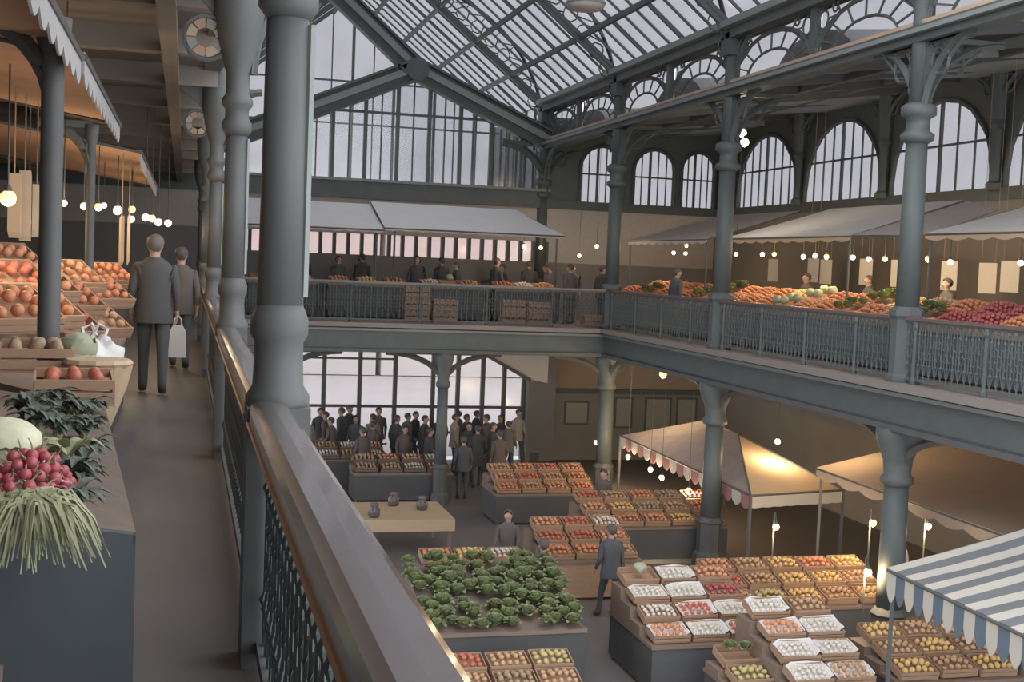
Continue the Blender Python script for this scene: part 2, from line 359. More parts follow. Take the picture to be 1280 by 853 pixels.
# right outer wall
wr = sroot('wall_right', 'outer wall of the right gallery below and between arched windows', (L2, 0, 0), 'wall')
MB().box(0, .25, 11, YB, 0, 3.4).build('dado', WALL_D, wr)
MB().box(-.08, .25, 11, YB, 3.4, 3.67).build('sill_band', IRON, wr)
BAY = 4.45
ordw = ['nearest the frame edge', 'second', 'third', 'fourth', 'fifth', 'sixth']
MB().box(.0, .2, 36.6, YB+.2, 3.6, 6.45).build('corner_panel', IRON, wr)
for i in range(6):
    yc = 34.45-BAY*i
    wlab = 'arched window of the right gallery wall, %s from the hall end' % ('first', 'second', 'third', 'fourth', 'fifth', 'sixth')[i]
    prof = arched_window(nextw(), wlab, (L2, yc, 0), 'y', 3.95, 3.67, 5.8, 8 if i != 2 else 6, 0)
    mb = spandrel(None, lambda a, z: (.03, yc+a, z), -BAY/2, BAY/2, prof, 6.3, 3.67, IRON); mb.build('spandrel', IRON, wr)
    for yy in ((yc-BAY/2,) if i else (yc-BAY/2, yc+BAY/2)):
        MB().lathe([(.19,3.6),(.19,3.75),(.13,3.8),(.13,4.9),(.2,5.0),(.16,5.1),(.22,6.2)], 8, (-.1, yy, 0)).build('pilaster', IRON, wr)
        for sg in (-1, 1): ob('pilaster_bracket', bracket_mesh(1.1, 1.0, 'y', sg, IRON, True, .07), wr, (-.12, yy, 6.15))
# back wall right part with three arched windows
for i, (x0, x1) in enumerate(((12.05, 13.6), (13.85, 15.35), (15.5, 16.75))):
    prof = arched_window(nextw(), 'arched end window in the far right corner, %s from the hall corner' % ('first', 'second', 'third')[i], ((x0+x1)/2, YB, 0), 'x', x1-x0-.1, 3.67, 5.5, 5, 0)
    xc = (x0+x1)/2
    a0, a1 = (L if i == 0 else (12.05, 13.72, 15.42)[i])-xc, (13.72, 15.42, L2)[i]-xc
    spandrel(None, lambda a, z: (xc+a, .02, z), a0, a1, prof, 6.3, 3.67, IRON).build('spandrel', IRON, wb)
# right gallery roof: boarded underside, ribs, lead vaults above
cr = sroot('ceiling_right', 'boarded wooden ceiling over the right gallery', (0,0,0), 'ceiling')
mb = MB(); mb.add([(L-.1,YN,ZB+.1),(L2+.3,YN,6.35),(L2+.3,YB,6.35),(L-.1,YB,ZB+.1),(L-.1,YN,ZB+.2),(L2+.3,YN,6.45),(L2+.3,YB,6.45),(L-.1,YB,ZB+.2)], [(0,3,2,1),(4,5,6,7),(0,1,5,4),(1,2,6,5),(2,3,7,6),(3,0,4,7)])
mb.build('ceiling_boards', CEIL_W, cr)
for i in range(14):
    y = YB-1-i*2.0
    barp('ceiling_rib', IRON_D, cr, (L-.05, y, ZB+.02), (L2, y, 6.25), .16, .22)
for x, z in ((12.9, 5.68), (14.9, 6.0)): barp('long_rib', IRON_D, cr, (x, YN, z), (x, YB, z), .14, .18)
LEAD = mat('grey_lead_roof', (150, 156, 154), .6, 0, .1, 1)
for i in range(4):
    yc = Y0-S/2+i*S+S*.25
    mb = MB(); n = 12; rr = 1.6
    mb.prism([(rr*math.cos(PI*j/n), .75*math.sin(PI*j/n)) for j in range(n+1)], lambda a, z: (L+.9, yc+a, ZB+.25+z), lambda a, z: (L2, yc+a, ZB+.7+z))
    mb.build('lead_vault', LEAD, cr)
# lower storey walls
wl = sroot('wall_back_lower', 'lower end wall with tan plaster panels and dark shop fronts', (0, YB, 0), 'wall')
MB().box(-6, 2.4, 0, .2, ZG, -.3).build('dark_bay', WALL_D, wl)
MB().box(10.6, 11.5, -.3, .2, ZG, -.3).build('corner_pier', WALL_D, wl)
MB().box(11.5, L2, 0, .2, -2.35, -.3).build('plaster_panel', PLASTER, wl)
MB().box(11.5, L2, -.05, .2, ZG, -2.35).build('shop_front', WALL_D, wl)
MB().box(11.5, L2, -.12, .05, -2.45, -2.3).build('shop_cornice', IRON_D, wl)
MB().box(2.4, 10.6, 0, .2, -.95, -.3).build('lintel', IRON_D, wl)
for i, (x, z0, z1, w_) in enumerate(((12.3, -3.4, -2.75, .7), (13.9, -3.5, -2.6, .5), (15.1, -3.9, -2.6, .8), (16.1, -3.9, -2.6, .6))):
    board('shop_window_frame', IRON_D, wl, x-w_/2-.06, x+w_/2+.06, -.09, -.04, z0-.06, z1+.06); board('shop_pane', mat('dim_shop_glass', (150, 146, 128), .2), wl, x-w_/2, x+w_/2, -.1, -.06, z0, z1)
sbox('wall_right_lower', 'dark lower wall under the right gallery', WALL_D, (L2, L2+.25, 13, YB, ZG, -.2), 'wall')
wst = sroot('window_%d' % nextw(), 'wide mullioned street window at the end of the market floor', (0, YB, 0), 'window')
xs = [2.5, 3.35, 4.2, 5.3, 6.4, 7.6, 8.4, 9.2, 9.9, 10.55]
for i in range(len(xs)-1): board('pane', GLASS_C, wst, xs[i]+.05, xs[i+1]-.05, .1, .12, ZG+.1, -.95)
for i, x in enumerate(xs): board('mullion', IRON_D, wst, x-.06, x+.06, .02, .18, ZG, -.95)
board('glazing_rail', IRON_D, wst, 2.5, 10.55, .04, .16, -2.98, -2.9); board('glazing_rail', IRON_D, wst, 2.5, 6.4, .06, .14, -1.5, -1.44)
sc_ = thing('canopy_board', 'beige sloping board canopy beside the street window', 'canopy', (0, 36.2, 0))
mb = MB(); mb.prism([(8.0, -.72), (10.75, -.72), (10.75, -1.95), (10.2, -1.85)], lambda x, z: (x, 0, z), lambda x, z: (x, .08, z)); mb.build('board', CANVAS_G, sc_)
MB().bar((8.0, -.02, -.72), (10.2, -.02, -1.87), .06, .1).build('edge_strip', IRON_D, sc_)

# ---------------------------------------------------------------- buildings across the street
for i, (x0, x1, h_, m) in enumerate(((-6, 10, 5.2, FACADE), (10.3, 24, 5.6, FACADE), (24.3, 40, 5.0, FACADE_W))):
    t = thing('street_house', ('pale pink house front across the street, left one', 'pale pink house front across the street, middle one', 'white house front across the street, right one')[i], 'building', (0, 66, ZG))
    MB().box(x0, x1, 0, 6, 3.2, h_+4.6-1.2).build('upper_wall', m, t)
    MB().box(x0, x1, 0.1, 6, 0, 3.2).build('ground_wall', FACADE_W, t)
    MB().box(x0-.1, x1+.1, -.3, 6.2, h_+3.4, h_+3.7).build('cornice', FACADE_W, t)
    k = int((x1-x0)/2.6)
    for j in range(k):
        xx = x0+1.3+j*2.6
        wn = MB().box(xx-.55, xx+.55, -.05, .02, 4.3, 6.4).build('window', FACADE_W, t)
        MB().box(xx-.42, xx+.42, -.07, -.03, 4.4, 6.25).build('window_pane', mat('far_pane', (170, 168, 172), .3), wn)

# ---------------------------------------------------------------- roof
ceil = sroot('ceiling', 'glazed iron roof over the hall', (0,0,0), 'roof')
YN2 = 17.0
PUR = [L, 9.72, 8.55, 7.38, 6.3, RC]
for i, x in enumerate(PUR[1:]):
    for sg in ((1, -1) if x != RC else (1,)):
        xx = x if sg == 1 else 2*RC-x
        barp('purlin', IRON, ceil, (xx, YN2, rz(xx)-.06), (xx, YG, rz(xx)-.06), .09, .13)
bars = []
y = YG
while y > YN2: bars.append(y); y -= .773
PM = {}
for sg in (1, -1):
    for j in range(len(PUR)-1):
        xa, xb = PUR[j], PUR[j+1]
        ln = math.hypot(xa-xb, (xa-xb)*M_); ang = math.atan(M_)*sg
        key = (sg, j)
        hwid = .386 if sg == 1 else .773
        PM[key] = MB().box(-hwid, hwid, -ln/2, ln/2, -.006, .006).mesh('pane', GLASS)
        for i in range(len(bars)-1):
            if sg == -1 and i % 2: continue
            xm = (xa+xb)/2; xm = xm if sg == 1 else 2*RC-xm
            o = ob('pane', PM[key], ceil); yc = (bars[i]+bars[i+1])/2 if sg == 1 else bars[i+1]
            o.matrix_local = Matrix.Translation((xm, yc, rz(xm)+.05)) @ Matrix.Rotation(ang, 4, 'Y') @ Matrix.Rotation(PI/2, 4, 'Z')
for i, yb in enumerate(bars):
    big = i % 3 == 0
    for sg in (1, -1):
        if sg == -1 and yb < 18: continue
        xe = L if sg == 1 else 2*RC-L
        barp('glazing_bar', IRON, ceil, (xe, yb, rz(xe)), (RC, yb, RZ), .07 if big else .035, .09 if big else .05)
# arched lattice roof trusses at each column line
def lattice_between(mb, up, lo, n, th, ring):
    for i in range(n):
        a, b = up(i/n), up((i+1)/n); c, d = lo(i/n), lo((i+1)/n)
        a, b, c, d = map(Vector, (a, b, c, d)); ctr = (a+b+c+d)/4; rr = min((a-c).length, (a-b).length)*.36
        n1 = (b-a).normalized(); n2 = (c-a)-(c-a).dot(n1)*n1
        if n2.length < 1e-4: continue
        n2.normalize()
        mb.tube([ctr+n1*rr*math.cos(2*PI*k/8)+n2*rr*math.sin(2*PI*k/8) for k in range(8)], th, 4, True)
        for p in (a, b, c, d):
            dd = (p-ctr).normalized(); mb.bar(ctr+dd*rr, p, th*1.5)
trl = ['beneath the far end of the pitched gable beams', 'second from the gable beams', 'third from the gable beams', 'nearest, above the pendant lamp']
for k in range(4):
    yt = YB-S*k
    t = thing('roof_truss', 'arched iron lattice roof truss, '+trl[k], 'truss', (0, yt, 0), 0, 'arched roof trusses')
    for sg, nm in ((1, 'right'), (-1, 'left')):
        X = lambda x: x if sg == 1 else 2*RC-x
        MB().bar((X(L), 0, ZE-.1), (RC, 0, RZ-.12), .1, .16).build('rafter', IRON, t)
        up = lambda u: (X(L-(L-RC)*u), 0, ZE-.2+(RZ-ZE)*u)
        cx, cz, R0 = X(RC), ZE-1.05, L-RC
        lo = lambda u: (X(RC+(L-RC-.06)*math.cos(u*PI/2*.98)), 0, ZE-.95+(RZ-ZE+.3)*math.sin(u*PI/2*.98))
        pts = [lo(i/14) for i in range(15)]
        MB().tube(pts, .055, 4).build('arched_chord', IRON, t)
        mb = MB(); lattice_between(mb, up, lo, 12, .02, True); mb.build('lattice', IRON, t)
# ---------------------------------------------------------------- eave girder with lattice frieze along the right column row
g = sroot('trim_4', 'long green girder with lattice frieze and added sky-dimming panes over the right column row', (L, 0, 0), 'girder')
MB().box(-.16, .16, YN, YB, ZB-.14, ZB+.12).build('bottom_chord', IRON, g)
MB().box(-.26, .02, YN, YB, ZB-.02, ZB+.05).build('chord_moulding', IRON_L, g)
MB().box(-.2, .22, YN, YB, ZE-.22, ZE+.06).build('eave_beam', IRON, g)
MB().box(-.36, -.1, YN, YB, ZE-.02, ZE+.12).build('gutter', IRON_L, g)
for i in range(9):
    y = YB-S/2*i
    MB().box(-.07, .07, y-.07, y+.07, ZB+.1, ZE-.2).build('frieze_post', IRON, g)
    if i == 8: continue
    mb = MB(); ya, yb = y-S/2+.07, y-.07; zb, zt = ZB+.12, ZE-.22; hw = (yb-ya)/2; yc = (ya+yb)/2
    mb.tube([(0, yc+hw*math.cos(PI*j/12), zb+(zt-zb)*.88*math.sin(PI*j/12)) for j in range(13)], .05, 4)
    mb.tube([(0, yc+hw*.62*math.cos(PI*j/10), zb+(zt-zb)*.5*math.sin(PI*j/10)) for j in range(11)], .03, 4)
    for j in range(1, 8):
        a = PI*j/8
        p = Vector((0, yc+hw*.62*math.cos(a), zb+(zt-zb)*.5*math.sin(a))); q = Vector((0, yc+hw*math.cos(a), zb+(zt-zb)*.88*math.sin(a)))
        mb.bar(p, q, .03); 
    for sg in (-1, 1):
        for (u, v, r) in ((.86, .72, .17), (.62, .9, .09), (.92, .38, .1)):
            c = (yc+sg*hw*u, zb+(zt-zb)*v)
            mb.tube([(0, c[0]+r*math.cos(2*PI*q/8), c[1]+r*math.sin(2*PI*q/8)) for q in range(8)], .025, 4, True)
            mb.bar((0, c[0], c[1]+r), (0, yc+sg*hw*.95, zt), .025)
            mb.bar((0, c[0]-sg*r, c[1]), (0, yc+sg*hw*.5, zb+(zt-zb)*.74), .025)
    mb.build('lattice_panel', IRON, g); board('frieze_dimmer', GLASS, g, .09, .1, ya, yb, zb, zt)  # pane added behind the lattice to dim the open sky
g2 = sroot('trim_5', 'dark girder over the left column row', (A-.05, 0, 0), 'girder')
MB().box(-.1, .1, 6, YB, 3.9, 4.2).build('bottom_chord', IRON_D, g2)
MB().box(-.1, .1, 12, YB, 4.2, 6.6).build('upper_boarding', IRON_D, g2)
# ---------------------------------------------------------------- columns
def iron_column(label, loc, full=True, q=1.0, low=True, hup=ZE-.2, up=True, s=1.0, br='yx'):
    t = thing('iron_column', label, 'column', loc, 0, 'cast iron columns')
    if up:
        MB().lathe([(.27*s,0),(.27*s,.12),(.23*s,.16),(.23*s,1.0),(.27*s,1.06),(.27*s,1.14),(.2*s,1.2)], 8, (0,0,0), 0, PI/8).build('pedestal', IRON, t)
        MB().lathe([(.185*s,1.15),(.165*s,3.75)], 14).build('shaft', IRON, t, smooth=True)
        MB().lathe([(.17*s,3.72),(.25*s,3.78),(.26*s,3.86),(.18*s,3.92),(.18*s,4.1),(.27*s,4.16),(.27*s,4.28),(.19*s,4.34)], 14).build('collar', IRON, t, smooth=True)
        MB().lathe([(.16*s,4.3),(.16*s,hup)], 10).build('upper_shaft', IRON, t, smooth=True)
        MB().box(-.2*s,.2*s,-.2*s,.2*s,hup-.35,hup+.1).build('head_block', IRON, t)
        for sg in (-1, 1):
            ob('bracket', bracket_mesh(1.0, 1.0, 'y', sg, IRON, True, .06), t, (0, .14*sg, hup+.05))
            ob('bracket', bracket_mesh(1.25, 1.15, 'y', sg, IRON, True, .08), t, (0, .14*sg, ZB-.1))
        ob('bracket', bracket_mesh(1.3, 1.1, 'x', 1, IRON, True, .08), t, (.14, 0, ZB-.05))
    if low:
        MB().lathe([(.34*q,ZG),(.34*q,ZG+.25),(.27*q,ZG+.32),(.27*q,ZG+.9),(.3*q,ZG+.95),(.22*q,ZG+1.05)], 8, (0,0,0), 0, PI/8).build('lower_base', IRON_D, t)
        MB().lathe([(.215*q,ZG+1.0),(.19*q,-1.6)], 14).build('lower_shaft', IRON, t, smooth=True)
        MB().lathe([(.19*q,-1.62),(.26*q,-1.56),(.26*q,-1.48),(.21*q,-1.42),(.23*q,-1.2),(.34*q,-.92),(.36*q,-.8),(.36*q,-.7)], 14).build('lower_capital', IRON, t, smooth=True)
        for sg in (-1, 1):
            for a_ in br: ob('lower_bracket', bracket_mesh(1.5, .85, a_, sg, IRON_D, False, .09), t, (0, 0, -.72))
    return t
cl_ = ['green iron column in front of the blue striped awning', 'green iron column beside the tan market awning', 'green iron column at the far corner of the right railing', 'green iron column at the foot of the pitched gable beam']
for k in range(4):
    iron_column(cl_[k], (L, Y0+S*k, 0), low=True, br='yx' if k == 2 else 'y')
iron_column('green iron column just off the right edge of the frame', (L, Y0-S, 0), br='y')
iron_column('green iron column standing midway under the back gallery', (6.45, YR-.05, 0), up=False, br='x', q=.72)
iron_column('green iron column under the back gallery, left of the middle one', (2.35, YR-.05, 0), up=False, br='x', q=.72)
# slender columns of the left gallery
def left_column(label, y, roundel):
    t = thing('gallery_column', label, 'column', (A+.035, y, 0), 0, 'slender left gallery columns')
    MB().box(-.12,.12,-.12,.12,0,1.02).build('pedestal', IRON_D, t)
    MB().lathe([(.125,0),(.125,.06),(.1,.1),(.095,.2),(.095,.27),(.112,.3),(.112,.36),(.088,.42)], 12, (0,0,1.0)).build('base_moulding', IRON_D, t, smooth=True)
    MB().lathe([(.09,1.38),(.082,2.55)], 12).build('shaft', IRON_D, t, smooth=True)
    MB().lathe([(.085,2.52),(.115,2.56),(.115,2.62),(.09,2.66),(.09,2.72),(.12,2.76),(.12,2.8),(.09,2.84),(.09,3.0),(.17,3.25),(.2,3.45),(.2,3.95)], 12).build('capital', IRON_D, t, smooth=True)
    MB().tube([(.09,-.03,1.45),(.09,-.03,2.5)], .016, 5).build('edge_highlight', IRON_L, t)  # pale strip drawn as the lit hall-side edge of the shaft
    ob('bracket', bracket_mesh(.45, .7, 'x', 1, IRON_D, False, .06), t, (.1, 0, 3.7))
    if roundel:
        p = MB().prism([(-.02,0),(-.62,0),(-.62,-.25)]+[(-.62+.6*math.sin(PI/2*i/6), -1.15+.9*math.cos(PI/2*i/6)) for i in range(7)]+[(-.02,-1.15)], lambda x, z: (x,-.02,z), lambda x, z: (x,.02,z)).build('bracket_plate', IRON_D, t, (0,0,3.95))
        AMB = [mat('amber_glass', (156, 134, 98), .5), mat('ochre_glass', (160, 112, 74), .5), mat('grey_green_glass', (112, 114, 102), .5)]
        for k in range(8):
            a0, a1 = 2*PI*k/8+.05, 2*PI*(k+1)/8-.05; mb = MB()
            poly = [(.075*math.cos(a0+(a1-a0)*j/3), .075*math.sin(a0+(a1-a0)*j/3)) for j in range(4)]+[(.145*math.cos(a1+(a0-a1)*j/3), .145*math.sin(a1+(a0-a1)*j/3)) for j in range(4)]
            mb.prism(poly, lambda x, z: (x-.25,-.045,z-.7), lambda x, z: (x-.25,-.02,z-.7)); mb.build('roundel_segment', AMB[(k*5) % 3], p)
        MB().tube([(-.25+.165*math.cos(2*PI*j/16), -.03, -.7+.165*math.sin(2*PI*j/16)) for j in range(16)], .02, 5, True).build('roundel_ring', IRON_D, p)
for y, lab, rd in ((4.95, 'nearest dark iron column beside the varnished handrail', False), (10.0, 'second dark column of the left gallery, with the bright roundel above', True), (16.6, 'third dark column of the left gallery, with the dim roundel above', True), (23.2, 'fourth dark column along the left gallery walkway', False), (29.8, 'farthest dark column along the left gallery walkway', False)):
    left_column(lab, y, rd)
# ---------------------------------------------------------------- railings
def baluster_mesh(m, h_=.9, rr=.011):
    mb = MB(); mb.tube([(0,0,0),(0,0,h_)], rr, 5)
    mb.lathe([(rr,.0),(.028,.03),(rr,.06)], 6, (0,0,h_*.22)); mb.lathe([(rr,0),(.024,.03),(rr,.06)], 6, (0,0,h_*.74)); return mb.mesh('baluster', m)
def scroll_mesh(m, r=.055, h_=.9):
    mb = MB(); mb.bar((0,0,h_*.25), (0,0,h_*.84), .012)
    for z in (h_*.42, h_*.62): mb.tube([(0, r*math.cos(2*PI*i/10), z+r*math.sin(2*PI*i/10)) for i in range(10)], .009, 4, True)
    mb.tube([(0, -r*.9, h_*.1),(0,0,h_*.3),(0,r*.9,h_*.1)], .009, 4); mb.tube([(0, -r*.9, h_*.96),(0,0,h_*.8),(0,r*.9,h_*.96)], .009, 4)
    return mb.mesh('scroll', m)
def railing(label, a, b, m, mrail, step, post, hz=1.05, scroll=True, wd=.09):
    t = thing('railing', label, 'railing', (a[0], a[1], 0))
    d = Vector((b[0]-a[0], b[1]-a[1], 0)); ln = d.length; d.normalize(); rz_ = math.atan2(d.y, d.x)-PI/2
    t.rotation_euler = (0, 0, rz_)
    MB().box(-wd/2, wd/2, 0, ln, hz-.05, hz).build('handrail', mrail, t); MB().box(-.02, .02, 0, ln, hz-.09, hz-.05).build('top_bar', m, t)
    MB().box(-.025, .025, 0, ln, .08, .12).build('bottom_bar', m, t)
    bm_, sm, pm = baluster_mesh(m), scroll_mesh(m, step*.42), MB().lathe([(.05,0),(.05,.1),(.03,.14),(.03,.85),(.05,.9),(.03,.98)], 8).mesh('post', m)
    k = int(ln/step)
    for i in range(k):
        ob('baluster', bm_, t, (0, (i+.5)*ln/k, .1))
        if scroll and i < k-1: ob('scroll', sm, t, (0, (i+1)*ln/k, .1))
    for i in range(int(ln/post)+1): ob('post', pm, t, (-.03, min(ln-.02, .02+i*post), 0))
    return t
railing('ornate green railing with dark red rail along the right gallery', (L-.1, 8), (L-.1, YR-.15), IRON, RAIL_R, .145, 1.74)
railing('ornate green railing with pale rail across the back gallery', (A+.2, YR-.12), (L-.2, YR-.12), IRON, mat('worn_pale_rail', (128, 114, 106), .5), .145, 1.74)
def near_rail(label, y0, y1, step):
    t = thing('handrail', label, 'railing', (A, y0, 0)); ln = y1-y0
    prof = [(-.07,.945),(-.08,.96),(-.08,1.015),(-.07,1.038),(-.045,1.05),(.0,1.05),(.05,1.042),(.075,1.02),(.08,.985),(.07,.95)]
    MB().prism(prof, lambda x, z: (x, 0, z), lambda x, z: (x, ln, z)).build('rail', WOOD_RAIL, t, smooth=False)
    MB().tube([(-.082,0,.962),(-.082,ln,.962)], .009, 6).build('brass_edge', BRASS, t)
    MB().box(-.03, .03, 0, ln, .9, .955).build('top_bar', IRON_D, t); MB().box(-.03, .03, 0, ln, .06, .11).build('bottom_bar', IRON_D, t)
    bm_, sm = baluster_mesh(IRON, .83), scroll_mesh(IRON, step*.4, .83)
    k = int(ln/step)
    for i in range(k):
        ob('baluster', bm_, t, (0, (i+.5)*ln/k, .08))
        if i < k-1: ob('scroll', sm, t, (0, (i+1)*ln/k, .08))
near_rail('near varnished wooden handrail with glossy top over green balusters', -.6, 4.84, .13)
near_rail('short stretch of varnished handrail between first and second dark columns', 5.1, 9.86, .13)
near_rail('stretch of handrail between second and third dark columns', 10.14, 16.46, .14)
near_rail('stretch of handrail beyond the third dark column', 16.74, 23.06, .14)

# ---------------------------------------------------------------- awnings
def sheet(pts_front, pts_back, n, sag=.04, th=.012, mats=None, stripe=0):
    """cloth between two edge lines with a slight sag, with thickness"""
    a0, a1 = map(Vector, pts_front); b0, b1 = map(Vector, pts_back); mb = MB(); g_ = []; k = 4
    for i in range(n+1):
        u = i/n; row = []
        for j in range(k+1):
            v = j/k; p = (a0.lerp(a1, u)).lerp(b0.lerp(b1, u), v); p.z -= sag*math.sin(PI*u*max(1, n//6)) ** 2*math.sin(PI*v)+sag*.5*math.sin(PI*v)
            row.append(p)
        g_.append(row)
    vs_ = [p for r in g_ for p in r]+[p-Vector((0,0,th)) for r in g_ for p in r]; o = (n+1)*(k+1)
    for i in range(n):
        fs = []
        for j in range(k):
            q = i*(k+1)+j; fs += [(q, q+1, q+k+2, q+k+1), (o+q, o+q+k+1, o+q+k+2, o+q+1)]
        if i == 0: base = len(mb.v); mb.v += [tuple(p) for p in vs_]
        for f in fs: mb.f.append(tuple(base+x for x in f)); mb.mi.append((i//max(1, stripe)) % 2 if stripe else 0)
    return mb
def valance(a, b, h_, n, m=0, alt=False, th=.012, wave=.35):
    a, b = Vector(a), Vector(b); mb = MB(); d = (b-a); nrm = Vector((-d.y, d.x, 0)).normalized()*th
    for i in range(n):
        p, q = a.lerp(b, i/n), a.lerp(b, (i+1)/n); k = 5
        top = [p.lerp(q, j/k) for j in range(k+1)]
        bot = [t_-Vector((0,0,h_*(1-wave+wave*math.sin(PI*j/k)))) for j, t_ in enumerate(top)]
        poly = top+bot[::-1]; nn = len(poly); o = len(mb.v)
        mb.v += [tuple(x) for x in poly]+[tuple(x+nrm) for x in poly]
        fs = []
        for j in range(k): fs += [(j, j+1, nn-2-j, nn-1-j), (nn+j, nn+nn-1-j, nn+nn-2-j, nn+j+1)]
        fs += [(j, nn+j, nn+(j+1) % nn, (j+1) % nn) for j in range(nn)]
        for f in fs: mb.f.append(tuple(x+o for x in f)); mb.mi.append(i % 2 if alt else m)
    return mb
def awning(label, front, back, m, mv, vh, n, posts=(), under=None, stripe=0, alt=False, group=None, zfloor=0, mats=None, sag=.04):
    t = thing('awning', label, 'awning', (0,0,0), 0, group)
    sheet(front, back, n, sag, stripe=stripe).build('cloth', mats or m, t)
    valance(front[0], front[1], vh, n, 0, alt).build('valance', mv, t)
    MB().tube([Vector(front[0])-Vector((0,0,.03)), Vector(front[1])-Vector((0,0,.03))], .022, 6).build('front_bar', IRON_D, t)
    MB().tube([Vector(back[0])-Vector((0,0,.03)), Vector(back[1])-Vector((0,0,.03))], .022, 6).build('rear_bar', IRON_D, t)
    for f, b in ((front[0], back[0]), (front[1], back[1])):
        MB().tube([Vector(f)-Vector((0,0,.03)), Vector(b)-Vector((0,0,.03))], .018, 6).build('side_arm', IRON_D, t)
    for p in posts: MB().tube([(p[0], p[1], zfloor), p], .03, 6).build('post', IRON_D, t)
    return t
# back gallery: two white awnings
awning('broad white awning over the left part of the back gallery', ((.9, 33.6, 2.42), (5.2, 33.6, 2.42)), ((.9, 36.4, 3.2), (5.2, 36.4, 3.2)), CANVAS, CANVAS_G, .1, 12, ((1.2, 33.7, 2.4), (5.0, 33.7, 2.4)))
awning('broad white awning over the right part of the back gallery', ((5.2, 33.6, 2.48), (10.3, 33.6, 2.48)), ((5.2, 36.4, 3.28), (9.6, 36.4, 3.25)), CANVAS, CANVAS_G, .1, 12, ((5.5, 33.7, 2.45), (10.1, 33.7, 2.45)))
# right gallery: awnings in line
for i, (ya, yb, lab, m) in enumerate(((29.2, 35.0, 'far white awning of the right gallery, by the corner column', CANVAS_G), (22.2, 28.2, 'long white awning in the middle of the right gallery', CANVAS), (13.2, 19.6, 'near white awning at the right end of the right gallery', CANVAS))):
    awning(lab, ((12.7, ya, 2.46), (12.7, yb, 2.46)), ((15.4, ya+.3, 3.3), (15.4, yb-.3, 3.3)), m, (CANVAS_G, TAN_CLOTH, TAN_CLOTH)[i], .14, 10, ((12.75, ya+.1, 2.4), (12.75, yb-.1, 2.4)))
t = thing('awning', 'grey side flap awning between the two near white awnings', 'awning', (0,0,0))
sheet(((12.7, 19.75, 2.42), (12.7, 22.1, 2.46)), ((14.6, 20.2, 3.0), (15.2, 22.1, 3.25)), 4).build('cloth', CANVAS_G, t); MB().tube([(12.7,19.75,2.4),(12.7,22.1,2.43)], .02, 6).build('front_bar', IRON_D, t)
# left gallery: three awnings, underside towards the camera
for i, (ya, yb, x, z, lab) in enumerate(((3.4, 7.62, -.6, 2.72, 'nearest left gallery awning with pale scalloped valance'), (7.85, 12.0, -.6, 2.76, 'second left gallery awning with pale scalloped valance'), (14.6, 22.5, -.5, 2.72, 'third, distant left gallery awning with thin pale valance'))):
    awning(lab, ((x, ya, z), (x, yb, z)), ((-3.6, ya, z+.5), (-3.6, yb, z+.5)), UNDER, CANVAS_D, .2, 12, zfloor=0)
def stall_post(label, x, y, h_, r):
    t = thing('stall_post', label, 'post', (x, y, 0), 0, 'stall posts of the left gallery')
    MB().lathe([(r*1.5,0),(r*1.5,.08),(r,.14),(r,h_-.2),(r*1.5,h_-.12),(r*1.6,h_)], 12).build('shaft', IRON_D, t, smooth=True)
    MB().lathe([(r*1.05,0),(r*1.35,.02),(r*1.35,.05),(r*1.05,.07)], 12, (0,0,1.0)).build('ring', IRON_D, t, smooth=True)
    ob('bracket', bracket_mesh(.5, .5, 'x', -1, IRON_D, False, .06), t, (0, 0, h_))
stall_post('stout dark stall post in front of the orange display', -.72, 7.3, 2.85, .06)
stall_post('thinner dark stall post behind the stout one', atY(112, 300, 13.4).x, 13.4, 2.85, .045)
# market floor: hipped tent
TENT = thing('market_tent', 'hipped market tent with red-edged side and tan front', 'awning', (0,0,0))
e0, e1, e2, e3 = (11.14, 22.8, -2.85), (11.14, 30.6, -2.75), (14.2, 30.6, -2.75), (13.5, 23.3, -2.85); r0, r1 = (12.3, 26.0, -2.05), (12.7, 28.6, -2.05)
def poly_cloth(name, pts, m, parent):
    mb = MB(); n = len(pts); mb.add([tuple(p) for p in pts]+[(p[0], p[1], p[2]-.02) for p in pts], [tuple(range(n)), tuple(reversed(range(n, 2*n)))]+[(i, n+i, n+(i+1) % n, (i+1) % n) for i in range(n)]); return mb.build(name, m, parent)
poly_cloth('side_cloth', (e0, e1, r1, r0), ROSE_CLOTH, TENT); poly_cloth('front_cloth', (e3, e0, r0), TAN_CLOTH, TENT)
poly_cloth('far_side_cloth', (e2, e3, r0, r1), TAN_CLOTH, TENT); poly_cloth('rear_cloth', (e1, e2, r1), TAN_CLOTH, TENT)
valance(e0, e1, .32, 18, alt=True).build('striped_valance', [RED_CLOTH, CREAM_CLOTH], TENT)
valance(e3, e0, .26, 8, wave=.05).build('front_valance', CREAM_CLOTH, TENT)
for p in (e0, e1, e2, e3): MB().tube([(p[0], p[1], ZG), p], .04, 6).build('post', IRON_D, TENT)
for p, q in ((e0, e1), (e3, e0), (e0, r0), (e3, r0)): MB().tube([p, q], .025, 6).build('frame_bar', IRON_D, TENT)
awning('brown awning on the market floor right of the tan tent', ((11.7, 15.0, -2.05), (11.7, 21.2, -2.0)), ((14.6, 14.8, -1.3), (14.4, 21.0, -1.3)), BROWN_CLOTH, BROWN_CLOTH, .22, 8, ((11.75, 15.1, -2.05), (11.75, 21.1, -2.0)), zfloor=ZG)
awning('blue and white striped awning at the lower right corner', ((8.62, 13.7, -2.0), (8.42, 8.6, -2.0)), ((11.6, 13.9, -1.35), (11.6, 8.6, -1.35)), None, [CREAM_CLOTH, BLUE_CLOTH], .42, 24, ((8.65, 13.6, -2.0),), stripe=1, alt=True, zfloor=ZG, mats=[CREAM_CLOTH, STRIPE_D])

